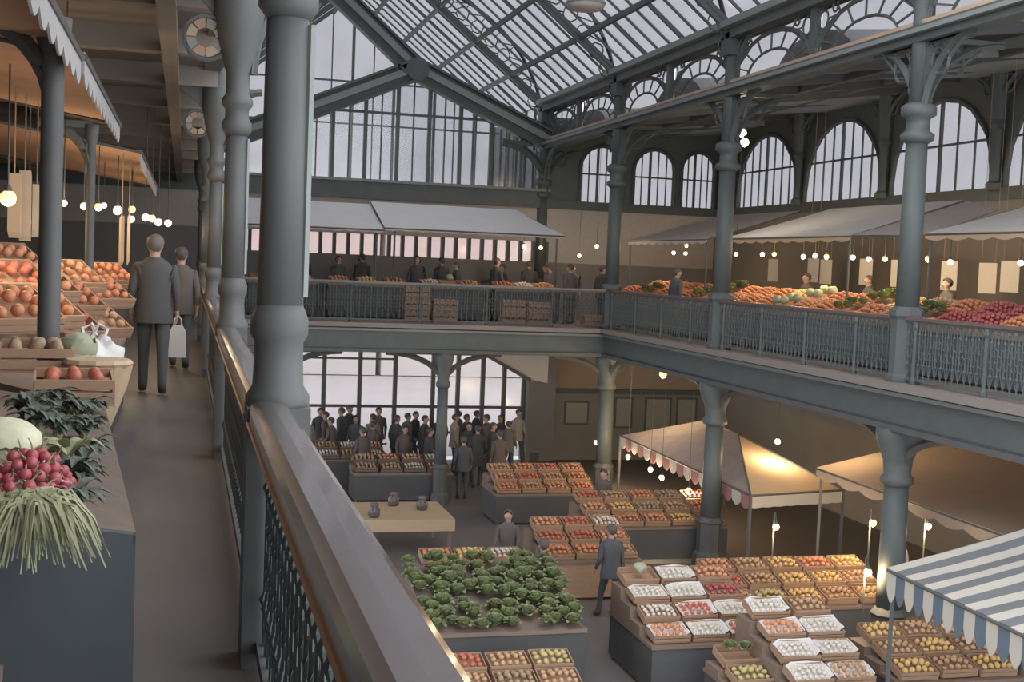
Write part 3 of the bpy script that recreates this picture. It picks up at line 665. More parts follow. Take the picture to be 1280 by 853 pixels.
# ---------------------------------------------------------------- produce and crates
def ico(r, sub, m, sq=(1,1,1), noise=0, seed=1):
    bm = bmesh.new(); bmesh.ops.create_icosphere(bm, subdivisions=sub, radius=r); rn = random.Random(seed)
    for v in bm.verts:
        k = 1+noise*(rn.random()-.5)*2; v.co = Vector((v.co.x*sq[0]*k, v.co.y*sq[1]*k, v.co.z*sq[2]*k))
    me = bpy.data.meshes.new(m.name); bm.to_mesh(me); bm.free(); me.materials.append(m)
    me.polygons.foreach_set('use_smooth', [True]*len(me.polygons)); return me
def leaf(mb, base, dr, ln, w_, curl, n=5, m=0):
    dr = Vector(dr).normalized(); sd = dr.cross(Vector((0,0,1))); sd = sd.normalized() if sd.length > .01 else Vector((1,0,0)); L_, R_, M__ = [], [], []
    for i in range(n+1):
        u = i/n; p = Vector(base)+dr*ln*u+Vector((0,0,curl*math.sin(PI*u*.9)*ln-.5*abs(curl)*ln*u*u)); ww = w_*math.sin(PI*min(.97, .12+u*.85))
        L_.append(p-sd*ww+Vector((0,0,ww*.35))); M__.append(p); R_.append(p+sd*ww+Vector((0,0,ww*.35)))
    o = len(mb.v); mb.v += [tuple(x) for x in L_+M__+R_]; k = n+1
    for i in range(n):
        for a, b in ((0, k), (k, 2*k)): mb.f.append((o+a+i, o+a+i+1, o+b+i+1, o+b+i)); mb.mi.append(m)
FR = {}
for k, r, sq, ns in (('orange',.045,(1,1,.95),0),('peach',.042,(1,1,.95),.03),('apple',.042,(1,1,.9),.03),('lemon',.04,(1.35,1,1),0),('tomato',.042,(1,1,.8),.03),('onion',.042,(1,1,.9),.05),('potato',.042,(1.4,1,.85),.1),('garlic',.036,(1,1,.85),.08),('pear',.04,(1,1,1.35),.04),('lettuce',.11,(1,1,.8),.3),('cabbage',.12,(1,1,.85),.2)):
    FR[k] = (ico(r, 3 if k == 'lettuce' else 2, PROD[k], sq, ns if k in ('lettuce', 'cabbage') else ns*.5, len(k)), r, ico(r, 1, PROD[k], sq, ns, len(k)))
mb = MB(); r2 = random.Random(12)
for k in range(22):
    a = k*2.4; tt = k/22
    leaf(mb, (.03*math.cos(a), .03*math.sin(a), -.06+.04*tt), (math.cos(a)*(1.1-tt), math.sin(a)*(1.1-tt), .3+1.3*tt), .2-.05*tt, .085, .15+r2.uniform(-.1,.15), 4)
FR['lettuce'] = (mb.mesh('lettuce', PROD['lettuce'], True), .11, FR['lettuce'][2])
NICE = {'orange':'orange','peach':'peach','apple':'red apple','lemon':'yellow lemon','tomato':'tomato','onion':'brown onion','potato':'potato','garlic':'white garlic bulb','pear':'green pear','lettuce':'leafy lettuce','cabbage':'pale cabbage'}
PLUR = {'orange':'oranges','peach':'peaches','apple':'red apples','lemon':'lemons','tomato':'tomatoes','onion':'onions','potato':'potatoes','garlic':'garlic','pear':'green pears','lettuce':'lettuces','cabbage':'pale cabbages'}
FRUIT = []      # (kind, location, where phrase)
def heap(kind, M, w_, d_, where, hump=.06, dens=1.0):
    r = FR[kind][1]; nx = max(1, int(w_/(r*2.2)*dens)); ny = max(1, int(d_/(r*2.2)*dens))
    for i in range(nx):
        for j in range(ny):
            u, v = (i+.5)/nx, (j+.5)/ny
            p = Vector(((u-.5)*w_+random.uniform(-.12,.12)*r, (v-.5)*d_+random.uniform(-.12,.12)*r, r*.8+hump*math.sin(PI*u)*math.sin(PI*v)+random.uniform(0,.35)*r))
            FRUIT.append((kind, M @ p, where))
CRM = {}
def crate(label, loc, w_, d_, h_, rz_=0, tilt=0, m=CRATE, group=None, paper=False, detail=True):
    t = thing('crate', label, 'crate', loc, 0, group); t.rotation_euler = (tilt, 0, rz_)
    th = .012
    if detail:
        board('bottom', m, t, -w_/2, w_/2, -d_/2, d_/2, 0, th)
        for s_ in (-1, 1):
            board('end_board', m, t, s_*w_/2-th/2, s_*w_/2+th/2, -d_/2, d_/2, 0, h_)
            for k in range(2): board('slat', m, t, -w_/2, w_/2, s_*d_/2-th/2, s_*d_/2+th/2, .02+k*h_*.52, .02+k*h_*.52+h_*.4)
    else:
        k = (round(w_,2), round(d_,2), round(h_,2), m.name)
        if k not in CRM: CRM[k] = MB().box(-w_/2,w_/2,-d_/2,d_/2,0,th).box(-w_/2,w_/2,-d_/2,-d_/2+th,0,h_).box(-w_/2,w_/2,d_/2-th,d_/2,0,h_).box(-w_/2,-w_/2+th,-d_/2,d_/2,0,h_).box(w_/2-th,w_/2,-d_/2,d_/2,0,h_).mesh('crate_body', m)
        ob('crate_body', CRM[k], t)
    if paper:
        mb = MB(); n = 10; pts = []
        for i in range(n):
            u = i/n*4; s_ = int(u); f_ = u-s_; c = [(-1,-1),(1,-1),(1,1),(-1,1)]; a, b = c[s_], c[(s_+1) % 4]
            pts.append(((a[0]+(b[0]-a[0])*f_)*w_*.5, (a[1]+(b[1]-a[1])*f_)*d_*.5))
        vs_ = [(x*1.08, y*1.08, h_*(1.0+.35*random.random())) for x, y in pts]+[(x*.86, y*.86, h_*.8) for x, y in pts]
        mb.add(vs_, [(i, (i+1) % n, n+(i+1) % n, n+i) for i in range(n)]+[tuple(range(n, 2*n))]); mb.build('paper_liner', PAPER, t)
    return t
def mw(loc, rz_, tilt): return Matrix.Translation(loc) @ Matrix.Rotation(rz_, 4, 'Z') @ Matrix.Rotation(tilt, 4, 'X')
COLW = {1: ('',), 2: (' left', ' right'), 3: (' left', ' middle', ' right'), 4: (' far left', ' inner left', ' inner right', ' far right'), 5: (' far left', ' inner left', ' middle', ' inner right', ' far right')}
ROWW = {1: ('only',), 2: ('front', 'back'), 3: ('front', 'middle row', 'back'), 4: ('front', 'second row', 'third row', 'back')}
def stall(phrase, short, front, nx, ny, kinds, zt=-3.85, cw=.62, cdp=.44, dz=.14, tilt=.22, skirt=SKIRT, rz_=0, paper=(), zf=ZG, m=CRATE, detail=True, hump=.07, dens=1.0):
    """table with rising tiers of crates; front is the middle of the table's front edge"""
    fx, fy = front; W_, D_ = nx*cw+.1, ny*cdp+.15
    t = thing('market_stall', phrase, 'stall', (fx, fy, zf), rz_)
    h0 = zt-zf
    board('table_top', TABLE, t, -W_/2, W_/2, 0, D_, h0-.05, h0)
    board('skirt', skirt, t, -W_/2+.02, W_/2-.02, .02, .05, .06, h0-.05)
    for s_ in (-1, 1): board('side_cloth', skirt, t, s_*(W_/2-.03)-.012, s_*(W_/2-.03)+.012, .05, D_-.02, .06, h0-.05)
    for sx in (-1, 1):
        for yy in (.1, D_-.1): board('leg', TABLE, t, sx*(W_/2-.08)-.03, sx*(W_/2-.08)+.03, yy-.03, yy+.03, 0, h0-.05)
    for j in range(1, ny): board('riser', TABLE, t, -W_/2, W_/2, .08+j*cdp, .08+(j+1)*cdp, h0, h0+max(.02, dz*j-.02))
    R = Matrix.Translation((fx, fy, zf)) @ Matrix.Rotation(rz_, 4, 'Z')
    q = 0
    for j in range(ny):
        for i in range(nx):
            k = kinds[q % len(kinds)]; q += 1
            lc = R @ Vector(((i-(nx-1)/2)*cw, .08+(j+.5)*cdp, h0+dz*j+.01+math.sin(tilt)*cdp*.45))
            ps = ROWW[ny][j]+COLW[nx][i]
            if k is None: continue
            lc += Vector((random.uniform(-.015,.015), random.uniform(-.015,.015), 0)); jr = rz_+random.uniform(-.035,.035)
            ww = 'in the %s crate on %s' % (ps, short)
            crate('wooden crate of %s, %s on %s' % (PLUR[k], ps, short), lc, cw-.06, cdp-.05, .11, jr, tilt+random.uniform(-.03,.05), m, 'crates of produce', (i, j) in paper, detail)
            heap(k, mw(lc, rz_, tilt) @ Matrix.Translation((0,0,.05)), cw-.12, cdp-.1, ww, hump, dens)
    return t
def gp(px, py, z): p = atZ(px, py, z); return (p.x, p.y)
ZT = -3.85
stall('market stall of white-wrapped crates beside the central aisle', 'the white-wrapped stall', gp(893, 806, ZT), 3, 4, ['peach','garlic','tomato','garlic','tomato','garlic','garlic','garlic','apple','cabbage','garlic','peach'], paper=((0,0),(1,0),(2,0),(1,1),(2,1),(0,2),(1,2),(1,3)), dz=.17)
stall('market stall of white paper crates beside the nearest right column', 'the near column stall', gp(1050, 862, ZT), 2, 4, ['garlic','onion','garlic','garlic','peach','garlic','garlic','onion'], paper=((0,0),(1,0),(0,1),(1,1),(0,2),(0,3),(1,2)), dz=.18)
stall('long market stall of yellow fruit behind the white-wrapped crates', 'the yellow fruit stall', (lambda q: (q[0]+.1, q[1]+.35))(gp(1022, 768, ZT)), 5, 3, ['onion','pear','lemon','onion','lemon','tomato','onion','lemon','lemon','onion','peach','onion','lemon','orange','lemon'], dz=.16)
stall('long market stall of mixed fruit in front of the tan tent', 'the stall before the tan tent', (9.9, 24.5), 5, 3, ['onion','orange','peach','lemon','tomato','peach','lemon','potato','onion','orange','tomato','onion','orange','potato','apple'], dz=.17)
stall('market stall of tomatoes and oranges right of the aisle', 'the tomato stall', gp(742, 702, ZT), 3, 3, ['orange','orange','onion','tomato','tomato','peach','peach','tomato','garlic'], dz=.18, skirt=CRATE)
stall('far market stall of oranges by the dark pier', 'the stall by the dark pier', gp(685, 618, ZT), 4, 3, ['orange','onion','peach','orange','peach','tomato','onion','orange','onion','orange','tomato','peach'], dz=.16)
stall('market stall of yellow trays under the striped awning', 'the striped awning stall', gp(1205, 852, ZT), 3, 3, ['lemon','onion','lemon','onion','lemon','onion','lemon','onion','lemon'], dz=.12)
stall('low stand with one crate of greens beside the near column stall', 'the low greens stand', gp(948, 864, -4.0), 1, 2, ['pear','lettuce'], zt=-4.0)
stall('market stall of orange fruit at the back of the lettuce stall', 'the stall behind the lettuces', gp(600, 730, ZT), 3, 2, ['tomato','orange','lemon','orange','lemon','garlic'], dz=.2)
stall('low stand of brown crates in front of the lettuce stall', 'the low lettuce-side stand', gp(650, 872, -4.05), 3, 2, ['onion','potato','onion','tomato','onion','pear'], zt=-4.05, dz=.12)
stall('dark far stall of small goods left of the crowd', 'the dark far stall', gp(505, 592, ZT), 4, 2, ['potato','onion','garlic','peach','potato','peach','onion','garlic'], dz=.16, m=CRATE_D)
stall('far stall of pale goods near the street windows', 'the pale far stall', gp(440, 575, ZT), 3, 2, ['garlic','potato','garlic','onion','garlic','peach'], dz=.16, m=CRATE_D)
# lettuce stall in the lower middle
lx, ly = gp(640, 790, -3.7)
t = thing('market_stall', 'broad dark-skirted table heaped with green lettuces beside the aisle', 'stall', (lx, ly, ZG))
board('table_top', TABLE, t, -1.25, 1.15, 0, 2.3, .84, .9); MB().prism([(.05,.9),(2.28,.9),(2.28,1.36)], lambda y, z: (-1.2, y, z), lambda y, z: (1.1, y, z)).build('sloping_bed', CRATE_D, t); board('skirt', SKIRT, t, -1.24, 1.14, .02, .05, .05, .84)
for s_ in (-1.22, 1.12): board('side_cloth', SKIRT, t, s_-.015, s_+.015, .05, 2.28, .05, .84)
for sx in (-1.15, 1.05):
    for yy in (.1, 2.2): board('leg', TABLE, t, sx-.03, sx+.03, yy-.03, yy+.03, 0, .84)
for j in range(10):
    for i in range(10):
        if random.random() < .2: continue
        FRUIT.append(('lettuce', Vector((lx-1.13+i*.24+random.uniform(-.08,.08), ly+.14+j*.225+random.uniform(-.08,.08), ZG+.975+.05*j+random.uniform(0,.06))), 'heaped on the dark-skirted table'))
# paper-topped table
tx, ty = gp(512, 650, -3.8)
t = thing('paper_table', 'market table covered with tan kraft paper, left of the aisle', 'table', (tx, ty, ZG))
board('table_top', TABLE, t, -.95, .95, 0, 1.9, .74, .79); board('paper_cover', KRAFT, t, -.97, .97, -.02, 1.92, .79, .8); board('paper_drop', KRAFT, t, -.97, .97, -.03, -.02, .55, .8)
for sx in (-.88, .88):
    for yy in (.08, 1.8): board('leg', TABLE, t, sx-.03, sx+.03, yy-.03, yy+.03, 0, .74)
for i, (dx, dy, lab) in enumerate(((-.1, 1.5, 'dark jar at the back of the kraft paper table'), (.45, 1.0, 'dark jar in the middle of the kraft paper table'), (-.7, .3, 'dark jar at the left front of the kraft paper table'))):
    j = thing('jar', lab, 'jar', (tx+dx, ty+dy, ZG+.8)); MB().lathe([(.09,0),(.12,.04),(.13,.16),(.08,.22),(.08,.26)], 10).build('body', mat('dark_glaze', (70, 58, 50), .3), j, smooth=True); MB().lathe([(.095,.26),(.095,.29),(.03,.31)], 10).build('lid', CRATE_D, j)
# right gallery stalls: long sloping displays behind the railing
RG = [(33.4,'peach'),(32.55,'orange'),(31.7,'lettuce'),(30.85,'orange'),(30.0,'peach'),(29.1,'onion'),(28.2,'lettuce'),(27.3,'onion'),(26.45,'peach'),(25.6,'orange'),(24.75,'lemon'),(23.9,'cabbage'),(23.05,'peach'),(22.2,'orange'),(21.35,'lettuce'),(20.5,'lemon'),(19.65,'onion'),(18.8,'lettuce'),(17.95,'apple'),(17.1,'apple'),(16.25,'lemon'),(15.4,'lemon'),(14.55,'pear')]
ORD = ['first','second','third','fourth','fifth','sixth','seventh','eighth','ninth','tenth','eleventh','twelfth','thirteenth','fourteenth','fifteenth','sixteenth','seventeenth','eighteenth','nineteenth','twentieth','twenty-first','twenty-second','twenty-third']
for i, (ya, yb, lab) in enumerate(((29.55, 33.9, 'far fruit counter of the right gallery with dark cloth'), (22.65, 29.4, 'middle fruit counter of the right gallery with teal cloth'), (14.1, 22.55, 'near fruit counter of the right gallery with teal cloth'))):
    t = thing('fruit_counter', lab, 'counter', (0, 0, 0))
    MB().prism([(11.9,.78),(13.5,1.15),(13.5,1.2),(11.9,.84)], lambda x, z: (x, ya, z), lambda x, z: (x, yb, z)).build('sloping_top', TABLE, t)
    board('front_cloth', SKIRT if i == 0 else SKIRT_B, t, 11.93, 11.96, ya, yb, .05, .79)
    for yy in (ya+.1, (ya+yb)/2, yb-.1):
        for x, h_ in ((12.05, .78), (13.4, 1.1)): board('leg', TABLE, t, x-.03, x+.03, yy-.03, yy+.03, 0, h_)
    for e_ in (ya, yb): board('end_cloth', SKIRT_B, t, 11.95, 13.45, e_-.012, e_+.012, .05, .8)
tl = math.atan2(.36, 1.6)
for i, (y, k) in enumerate(RG):
    for j in range(2):
        lc = Vector((12.32+j*.77, y, .84+.1+j*.77*math.tan(tl)+.02))
        ww = '%s tray, %s right gallery row from hall end' % (('lower', 'upper')[j], ORD[i])
        kk = k if (i+j*3) % 5 else ('orange' if k != 'orange' else 'peach')
        if k in ('apple',): kk = k
        crate('shallow tray of %s, %s' % (PLUR[kk], ww), lc-Vector((0,0,.06)), .78, .74, .09, -PI/2, tl, CRATE, 'fruit trays of the right gallery', False, False)
        heap(kk, mw(lc, -PI/2, tl), .7, .66, 'in '+ww, .12)
for i, (px, py) in enumerate(((966,338),(1016,338),(1032,340),(1082,340),(1122,342),(1186,345),(1234,348),(1262,346))):  # white boards added in place of bright windows behind the stalls
    p = atX(px, py, 15.3); t = thing('window_stand_in', 'white bright-window stand-in behind the right gallery stalls, %s from the left' % ORD[i], 'paper', (15.3, p.y, p.z), 0, 'bright-window stand-ins')
    board('sheet', PAPER, t, 0, .01, -.28, .28, -.3, .3); MB().tube([(.01,-.28,.31),(.01,.28,.31)], .012, 5).build('batten', CRATE_D, t)
    for yy in (-.22, .22): MB().tube([(.01,yy,.31),(.01,yy,(3.27 if (p.y < 19.3 or 22.5 < p.y < 27.9 or p.y > 29.5) else 6.05)-p.z)], .006, 4).build('string', CRATE, t)
# back gallery stalls and stacked boxes
for i, (x0, x1, lab) in enumerate(((1.6, 3.4, 'left dark counter of the back gallery'), (3.7, 5.9, 'middle dark counter of the back gallery'), (6.2, 8.0, 'right-hand dark counter of the back gallery'), (8.3, 10.2, 'corner dark counter of the back gallery'))):
    t = thing('fruit_counter', lab, 'counter', (0, 33.4, 0))
    board('counter_top', TABLE, t, x0, x1, 0, 1.0, .86, .92); board('front_cloth', SKIRT, t, x0+.02, x1-.02, .03, .06, .05, .86)
    for s_ in (x0+.04, x1-.04): board('end_cloth', SKIRT, t, s_-.015, s_+.015, .06, .98, .05, .86)
    for xx in (x0+.1, x1-.1):
        for yy in (.1, .9): board('leg', TABLE, t, xx-.03, xx+.03, yy-.03, yy+.03, 0, .86)
    ks = [['lettuce','pear','lemon'],['peach','lemon','orange'],['garlic','cabbage','onion'],['tomato','garlic','peach']][i]
    for j in range(3):
        cx_ = x0+.35+j*(x1-x0-.7)/2; lc = Vector((cx_, 33.9, .94))
        ww = '%s crate on the %s' % (('left', 'middle', 'right')[j], lab.replace('dark ', ''))
        crate('crate of %s, %s' % (PLUR[ks[j]], ww), lc, .55, .6, .12, 0, .15, CRATE, 'crates of the back gallery', False, False)
        heap(ks[j], mw(lc, 0, .15) @ Matrix.Translation((0,0,.05)), .48, .52, 'in the '+ww, .08)
for i, (px, py, n_, h_, lab) in enumerate(((520, 392, 3, .3, 'left stack before the middle counter'), (555, 391, 2, .3, 'short stack right of the left one'), (640, 394, 2, .34, 'wide pale stack before the pale boxes counter'), (672, 395, 2, .3, 'stack nearest the corner counter'), (742, 392, 1, .3, 'single box by the corner column'))):
    p = atY(px, py, 32.3)
    for j in range(n_):
        b = crate('wooden box on the back gallery floor, %s, %s' % (lab, ('bottom', 'second', 'top')[j]), (p.x, 32.3, j*.31), .62, .45, h_, 0, 0, CRATE, 'boxes on the back gallery floor')
        board('lid', CRATE, b, -.31, .31, -.225, .225, h_-.01, h_+.005)

# ---------------------------------------------------------------- people
def body_mesh(name, lf, rf, la, ra, lean=0.0, turn=0.0):
    """one continuous skinned body, facing +Y, 1.75 m tall. lf/rf: foot forward offset; la/ra: (elbow, wrist) forward offsets"""
    V, E_, Rr = [], [], []
    def v(p, r, par=None):
        V.append(Vector(p)); Rr.append(r if isinstance(r, tuple) else (r, r)); i = len(V)-1
        if par is not None: E_.append((par, i))
        return i
    pel = v((0,0,.98), (.165,.12)); sp = v((0,lean*.3,1.17), (.155,.115), pel); ch = v((0,lean*.7,1.36), (.17,.12), sp); nb = v((0,lean,1.47), (.09,.08), ch)
    nk = v((0,lean+.01,1.53), .052, nb); hd = v((0,lean+.03,1.59), (.066,.075), nk); hm = v((0,lean+.03,1.665), (.078,.095), hd); v((0,lean+.02,1.735), (.055,.065), hm)
    v((0,lean+.135,1.63), .016, hm)
    for s_ in (-1, 1): v((s_*.088,lean+.02,1.645), .018, hm)
    for s_, ft in ((-1, lf), (1, rf)):
        hp = v((s_*.095,0,.9), (.1,.105), pel); kn = v((s_*.1, ft*.55+.03, .5), .068, hp); an = v((s_*.1, ft-(.02 if ft < 0 else 0), .1+max(0,-ft)*.12), .052, kn)
        bl = v((s_*.105, ft+.1, .05+max(0,-ft)*.03), (.055,.045), an); v((s_*.107, ft+.19, .04), (.045,.032), bl); v((s_*.1, ft-.05, .05+max(0,-ft)*.12), (.05,.045), an)
    for s_, (el, wr) in ((-1, la), (1, ra)):
        sh = v((s_*.185,lean*.9,1.405), .072, ch); e_ = v((s_*.235,lean*.7+el,1.14), .052, sh); w_ = v((s_*.245,lean*.4+wr,.93+max(0,wr)*.45), .034, e_)
        dr = Vector((0, wr-el, -.22)).normalized() if wr < .2 else Vector((0, .9, .1)).normalized()
        base = V[w_]; pm = v(base+dr*.06, (.02,.04), w_); pe = v(base+dr*.095, (.018,.04), pm)
        for k, ln in enumerate((.06,.075,.07,.055)):
            oy = Vector((-s_*.008, (k-1.5)*.02, 0)) if abs(dr.z) > .5 else Vector(((k-1.5)*.02, 0, -.01))
            f1 = v(base+dr*(.115+ln*.45)+oy, .0095, pe); v(base+dr*(.11+ln*.85)+oy+Vector((-s_*.014,0,0)), .008, f1)
        th = v(base+dr*.05+Vector((-s_*.012, .04, 0)), .012, pm); v(base+dr*.085+Vector((-s_*.02,.055,0)), .01, th)
    me = bpy.data.meshes.new(name); me.from_pydata(V, E_, []); o = bpy.data.objects.new('tmp', me); C.objects.link(o)
    o.modifiers.new('s', 'SKIN')
    for i, sv in enumerate(me.skin_vertices[0].data): sv.radius = Rr[i]; sv.use_root = (i == 0)
    o.modifiers['s'].use_smooth_shade = True
    sb = o.modifiers.new('u', 'SUBSURF'); sb.levels = 1; sb.render_levels = 1
    dg = bpy.context.evaluated_depsgraph_get(); dg.update()
    out = bpy.data.meshes.new_from_object(o.evaluated_get(dg)); out.name = name
    bpy.data.objects.remove(o); bpy.data.meshes.remove(me)
    out.materials.clear()
    for q in (COATS[0], TROUSER, SKIN, SHOE): out.materials.append(q)
    for p in out.polygons:
        c = p.center; arm = abs(c.x) > .18 and c.z < 1.4
        p.material_index = 3 if c.z < .09 and not arm else 2 if (c.z > 1.5 or (arm and c.z < .93+.0 and c.z < 1.0 and abs(c.x) > .2)) else 1 if c.z < .9 and not arm else 0
        p.use_smooth = True
    return out
def coat_mesh(hem, lean):
    mb = MB(); n = 14; prof = [(.215,.165,hem),(.2,.15,hem+.12),(.185,.138,1.02),(.178,.132,1.15),(.195,.138,1.33),(.2,.13,1.42),(.13,.1,1.475),(.075,.075,1.52)]
    vs_ = [(rx*math.cos(2*PI*j/n), ry*math.sin(2*PI*j/n)+lean*max(0, (z-1)/.47), z) for rx, ry, z in prof for j in range(n)]
    mb.add(vs_, [(i*n+j, i*n+(j+1) % n, (i+1)*n+(j+1) % n, (i+1)*n+j) for i in range(len(prof)-1) for j in range(n)])
    return mb.mesh('coat', COATS[0], True)
def hair_mesh(lean, m):
    bm = bmesh.new(); bmesh.ops.create_icosphere(bm, subdivisions=2, radius=.108)
    bmesh.ops.delete(bm, geom=[v for v in bm.verts if v.co.z < -.02 and v.co.y > -.02 or v.co.z < -.098 or (v.co.y > .075 and v.co.z < .05)], context='VERTS')
    for v in bm.verts: v.co = Vector((v.co.x*.93, v.co.y*1.12+lean+.012, v.co.z*1.0+1.675))
    me = bpy.data.meshes.new('hair'); bm.to_mesh(me); bm.free(); me.materials.append(m)
    me.polygons.foreach_set('use_smooth', [True]*len(me.polygons)); return me
VAR = []
for nm, a in (('walk', (.22,-.26,(-.02,.1),(.0,-.04),.03)), ('stand', (.02,-.02,(-.04,.04),(-.04,.04),0)), ('reach', (.04,-.06,(.03,.3),(.02,.26),.05)), ('walk_other', (-.24,.2,(.02,-.03),(-.03,.12),.03)), ('bag', (.13,-.2,(-.03,.05),(-.01,.02),.03))):
    VAR.append((body_mesh('body_'+nm, *a), coat_mesh(.80, a[4]), coat_mesh(.62, a[4]), hair_mesh(a[4], HAIR_D), hair_mesh(a[4], HAIR_G)))
def person(label, loc, rz_, var=1, coat=0, h_=1.7, grey=False, long_=False, group=None):
    b, c1, c2, h1, h2 = VAR[var]
    o = ob('person', b, None, loc, (0,0,rz_), (h_/1.79,)*3); tag(o, label, 'person', group)
    o.material_slots[0].link = 'OBJECT'; o.material_slots[0].material = COATS[coat]
    c = ob('coat', c2 if long_ else c1, o); c.material_slots[0].link = 'OBJECT'; c.material_slots[0].material = COATS[coat]
    ob('hair', h2 if grey else h1, o)
    return o
man = person('grey-haired person in a dark coat walking away down the left gallery', (-.32, 14.4, 0), .03, 4, 0, 1.8, True)
m2 = person('person in a dark brown coat beyond the grey-haired walker', (-.05, 17.6, 0), -.05, 0, 2, 1.68)
bg = thing('carrier_bag', 'white plastic carrier bag in the walking person\'s right hand', 'bag', (-.06, 14.42, .42))
mb = MB(); mb.prism([(-.1,0),(.1,0),(.085,.3),(.05,.36),(-.05,.36),(-.085,.3)], lambda x, z: (x,-.045 if z < .1 else -.03,z), lambda x, z: (x,.045 if z < .1 else .03,z)); mb.build('bag_body', BAG, bg)
for s_ in (-1, 1): MB().tube([(s_*.045,0,.35),(s_*.035,0,.43),(0,0,.47)], .008, 5).build('handle', BAG, bg)
KEEP = []
for o in C.objects:
    if o.name.startswith('market_stall'):
        c = [q for q in o.children if q.name.startswith('table_top')][0]
        KEEP.append((o.location.x+c.location.x-c.scale.x/2-.35, o.location.x+c.location.x+c.scale.x/2+.35, o.location.y-.3, o.location.y+c.scale.y+.35))
def head_at(px, py, h_):
    p = atZ(px, py, ZG+h_*.96); return (p.x, p.y, ZG)
G1 = [(680, 678, 1.68, 0, 1, .1, 'person in dark coat and cap standing at the lettuce table end'), (766, 660, 1.72, 1, 0, .15, 'person in navy coat walking up the central aisle'), (598, 534, 1.76, 0, 3, -.1, 'dark-coated person, front one of the trio in the aisle'), (625, 540, 1.7, 2, 1, .2, 'brown-coated person, right one of the trio in the aisle'), (580, 548, 1.68, 1, 1, 0, 'navy-coated person, left one of the trio in the aisle'), (636, 640, 1.62, 2, 2, 2.8, 'person in brown behind the stall by the dark pier'), (551, 518, 1.72, 0, 1, .4, 'dark figure beside the middle column under the back gallery'), (1120, 668, 1.66, 3, 2, 2.6, 'seller in grey between tent and striped awning'), (800, 612, 1.66, 2, 2, 2.2, 'seller in brown under the red-edged tent side')]
SPOTS = []
for px, py, h_, co, va, rz_, lab in G1:
    q = (9.4, 26.7, ZG) if 'red-edged' in lab else head_at(px, py, h_); SPOTS.append((q[0], q[1])); person(lab, q, rz_, va, co, h_, False, co == 0)
rn = random.Random(3)
def spot(pxf, py, ya, yb):
    for k in range(60):
        y = rn.uniform(ya, yb); x = atY(pxf+rn.uniform(-14, 14)*(k/20), py, y).x
        if all((x-a)**2+(y-b)**2 > .66**2 for a, b in SPOTS) and (py < 400 or not any(a < x < b and c < y < d for a, b, c, d in KEEP)): break
    SPOTS.append((x, y)); return x, y
for i in range(28):
    x, y = spot(388+i*9.6+rn.uniform(-4, 4), 510, 33.0, 37.4)
    person('figure in the crowd on the market floor before the street windows', (x, y, ZG), rn.uniform(-3, 3), rn.choice((0,1,2,3)), rn.choice((0,0,1,2,3)) if i % 9 else 5, rn.uniform(1.6, 1.8), False, False, 'crowd before the street windows')
for i in range(16):
    x, y = spot(380+i*20.5+rn.uniform(-6, 6), 330, 34.7, 37.4)
    person('figure in the crowd behind the back gallery counters', (x, y, 0), rn.uniform(-3, 3), rn.choice((1,2)), rn.choice((0,0,1,2,0)), rn.uniform(1.62, 1.8), False, False, 'crowd behind the back gallery counters')
for x, y, co, va, rz_, lab in ((11.4, 27.9, 1, 1, -1.4, 'customer in dark coat at the railing beside the second right column'), (14.2, 31.6, 0, 2, 1.5, 'seller in black behind the far fruit counter'), (14.2, 26.6, 2, 2, 1.6, 'seller in brown behind the middle fruit counter, left one'), (14.3, 24.0, 0, 2, 1.4, 'seller in black behind the middle fruit counter, right one'), (14.2, 21.0, 1, 2, 1.5, 'seller in navy behind the near fruit counter, left one'), (14.3, 18.4, 2, 2, 1.6, 'seller in brown behind the near fruit counter, middle one'), (14.4, 15.9, 0, 2, 1.5, 'seller in black behind the near fruit counter, right one'), (11.35, 33.3, 0, 1, -1.2, 'customer in black at the far corner of the right gallery'), (10.2, 32.6, 2, 1, .5, 'customer in brown at the back gallery corner'), (10.9, 34.6, 0, 1, 2.8, 'person in black beyond the back gallery corner')):
    person(lab, (x, y, 0), rz_, va, co, 1.7)

# ---------------------------------------------------------------- lamps
GM = {}
def globe(label, loc, r, cord, group, warm=False, light=0, col=(1, .72, .42)):
    t = thing('globe_lamp', label, 'lamp', loc, 0, group)
    k = (r, warm)
    if k not in GM: GM[k] = ico(r, 2, BULB_W if warm else BULB)
    ob('globe', GM[k], t)
    MB().lathe([(r*.45,r*.85),(r*.5,r*1.1),(r*.3,r*1.5),(.008,r*1.7)], 8).build('socket', IRON_D, t)
    if cord: MB().tube([(0,0,r*1.6),(0,0,cord)], .006, 4).build('cord', IRON_D, t)
    if light:
        l = point('lamp_glow', (0,0,-r*1.3), col, light, .08); l.parent = t
    return t
for i, (px, py, y, r) in enumerate(((10,248,9.0,.055),(55,247,11.0,.035),(36,277,13.5,.035),(52,278,14.0,.035),(80,254,12.0,.03),(105,258,14.0,.04),(123,259,15.0,.045),(130,257,18.,.04),(147,263,16.0,.055),(165,262,18.0,.05),(164,274,18.5,.05),(182,272,20.0,.06),(190,273,21.,.06),(198,278,22.0,.065),(210,279,23.0,.065))):
    p = atY(px, py, y)
    globe('small glowing bulb strung under the left gallery awnings', p, r, (2.72+(-.6-p.x)/3*.5 if (p.x < -.62 and (p.y < 12 or 14.6 < p.y < 22.5)) else 3.94)-p.z, 'bulbs of the left gallery', i % 3 == 0, 20 if i % 2 == 0 else 0)
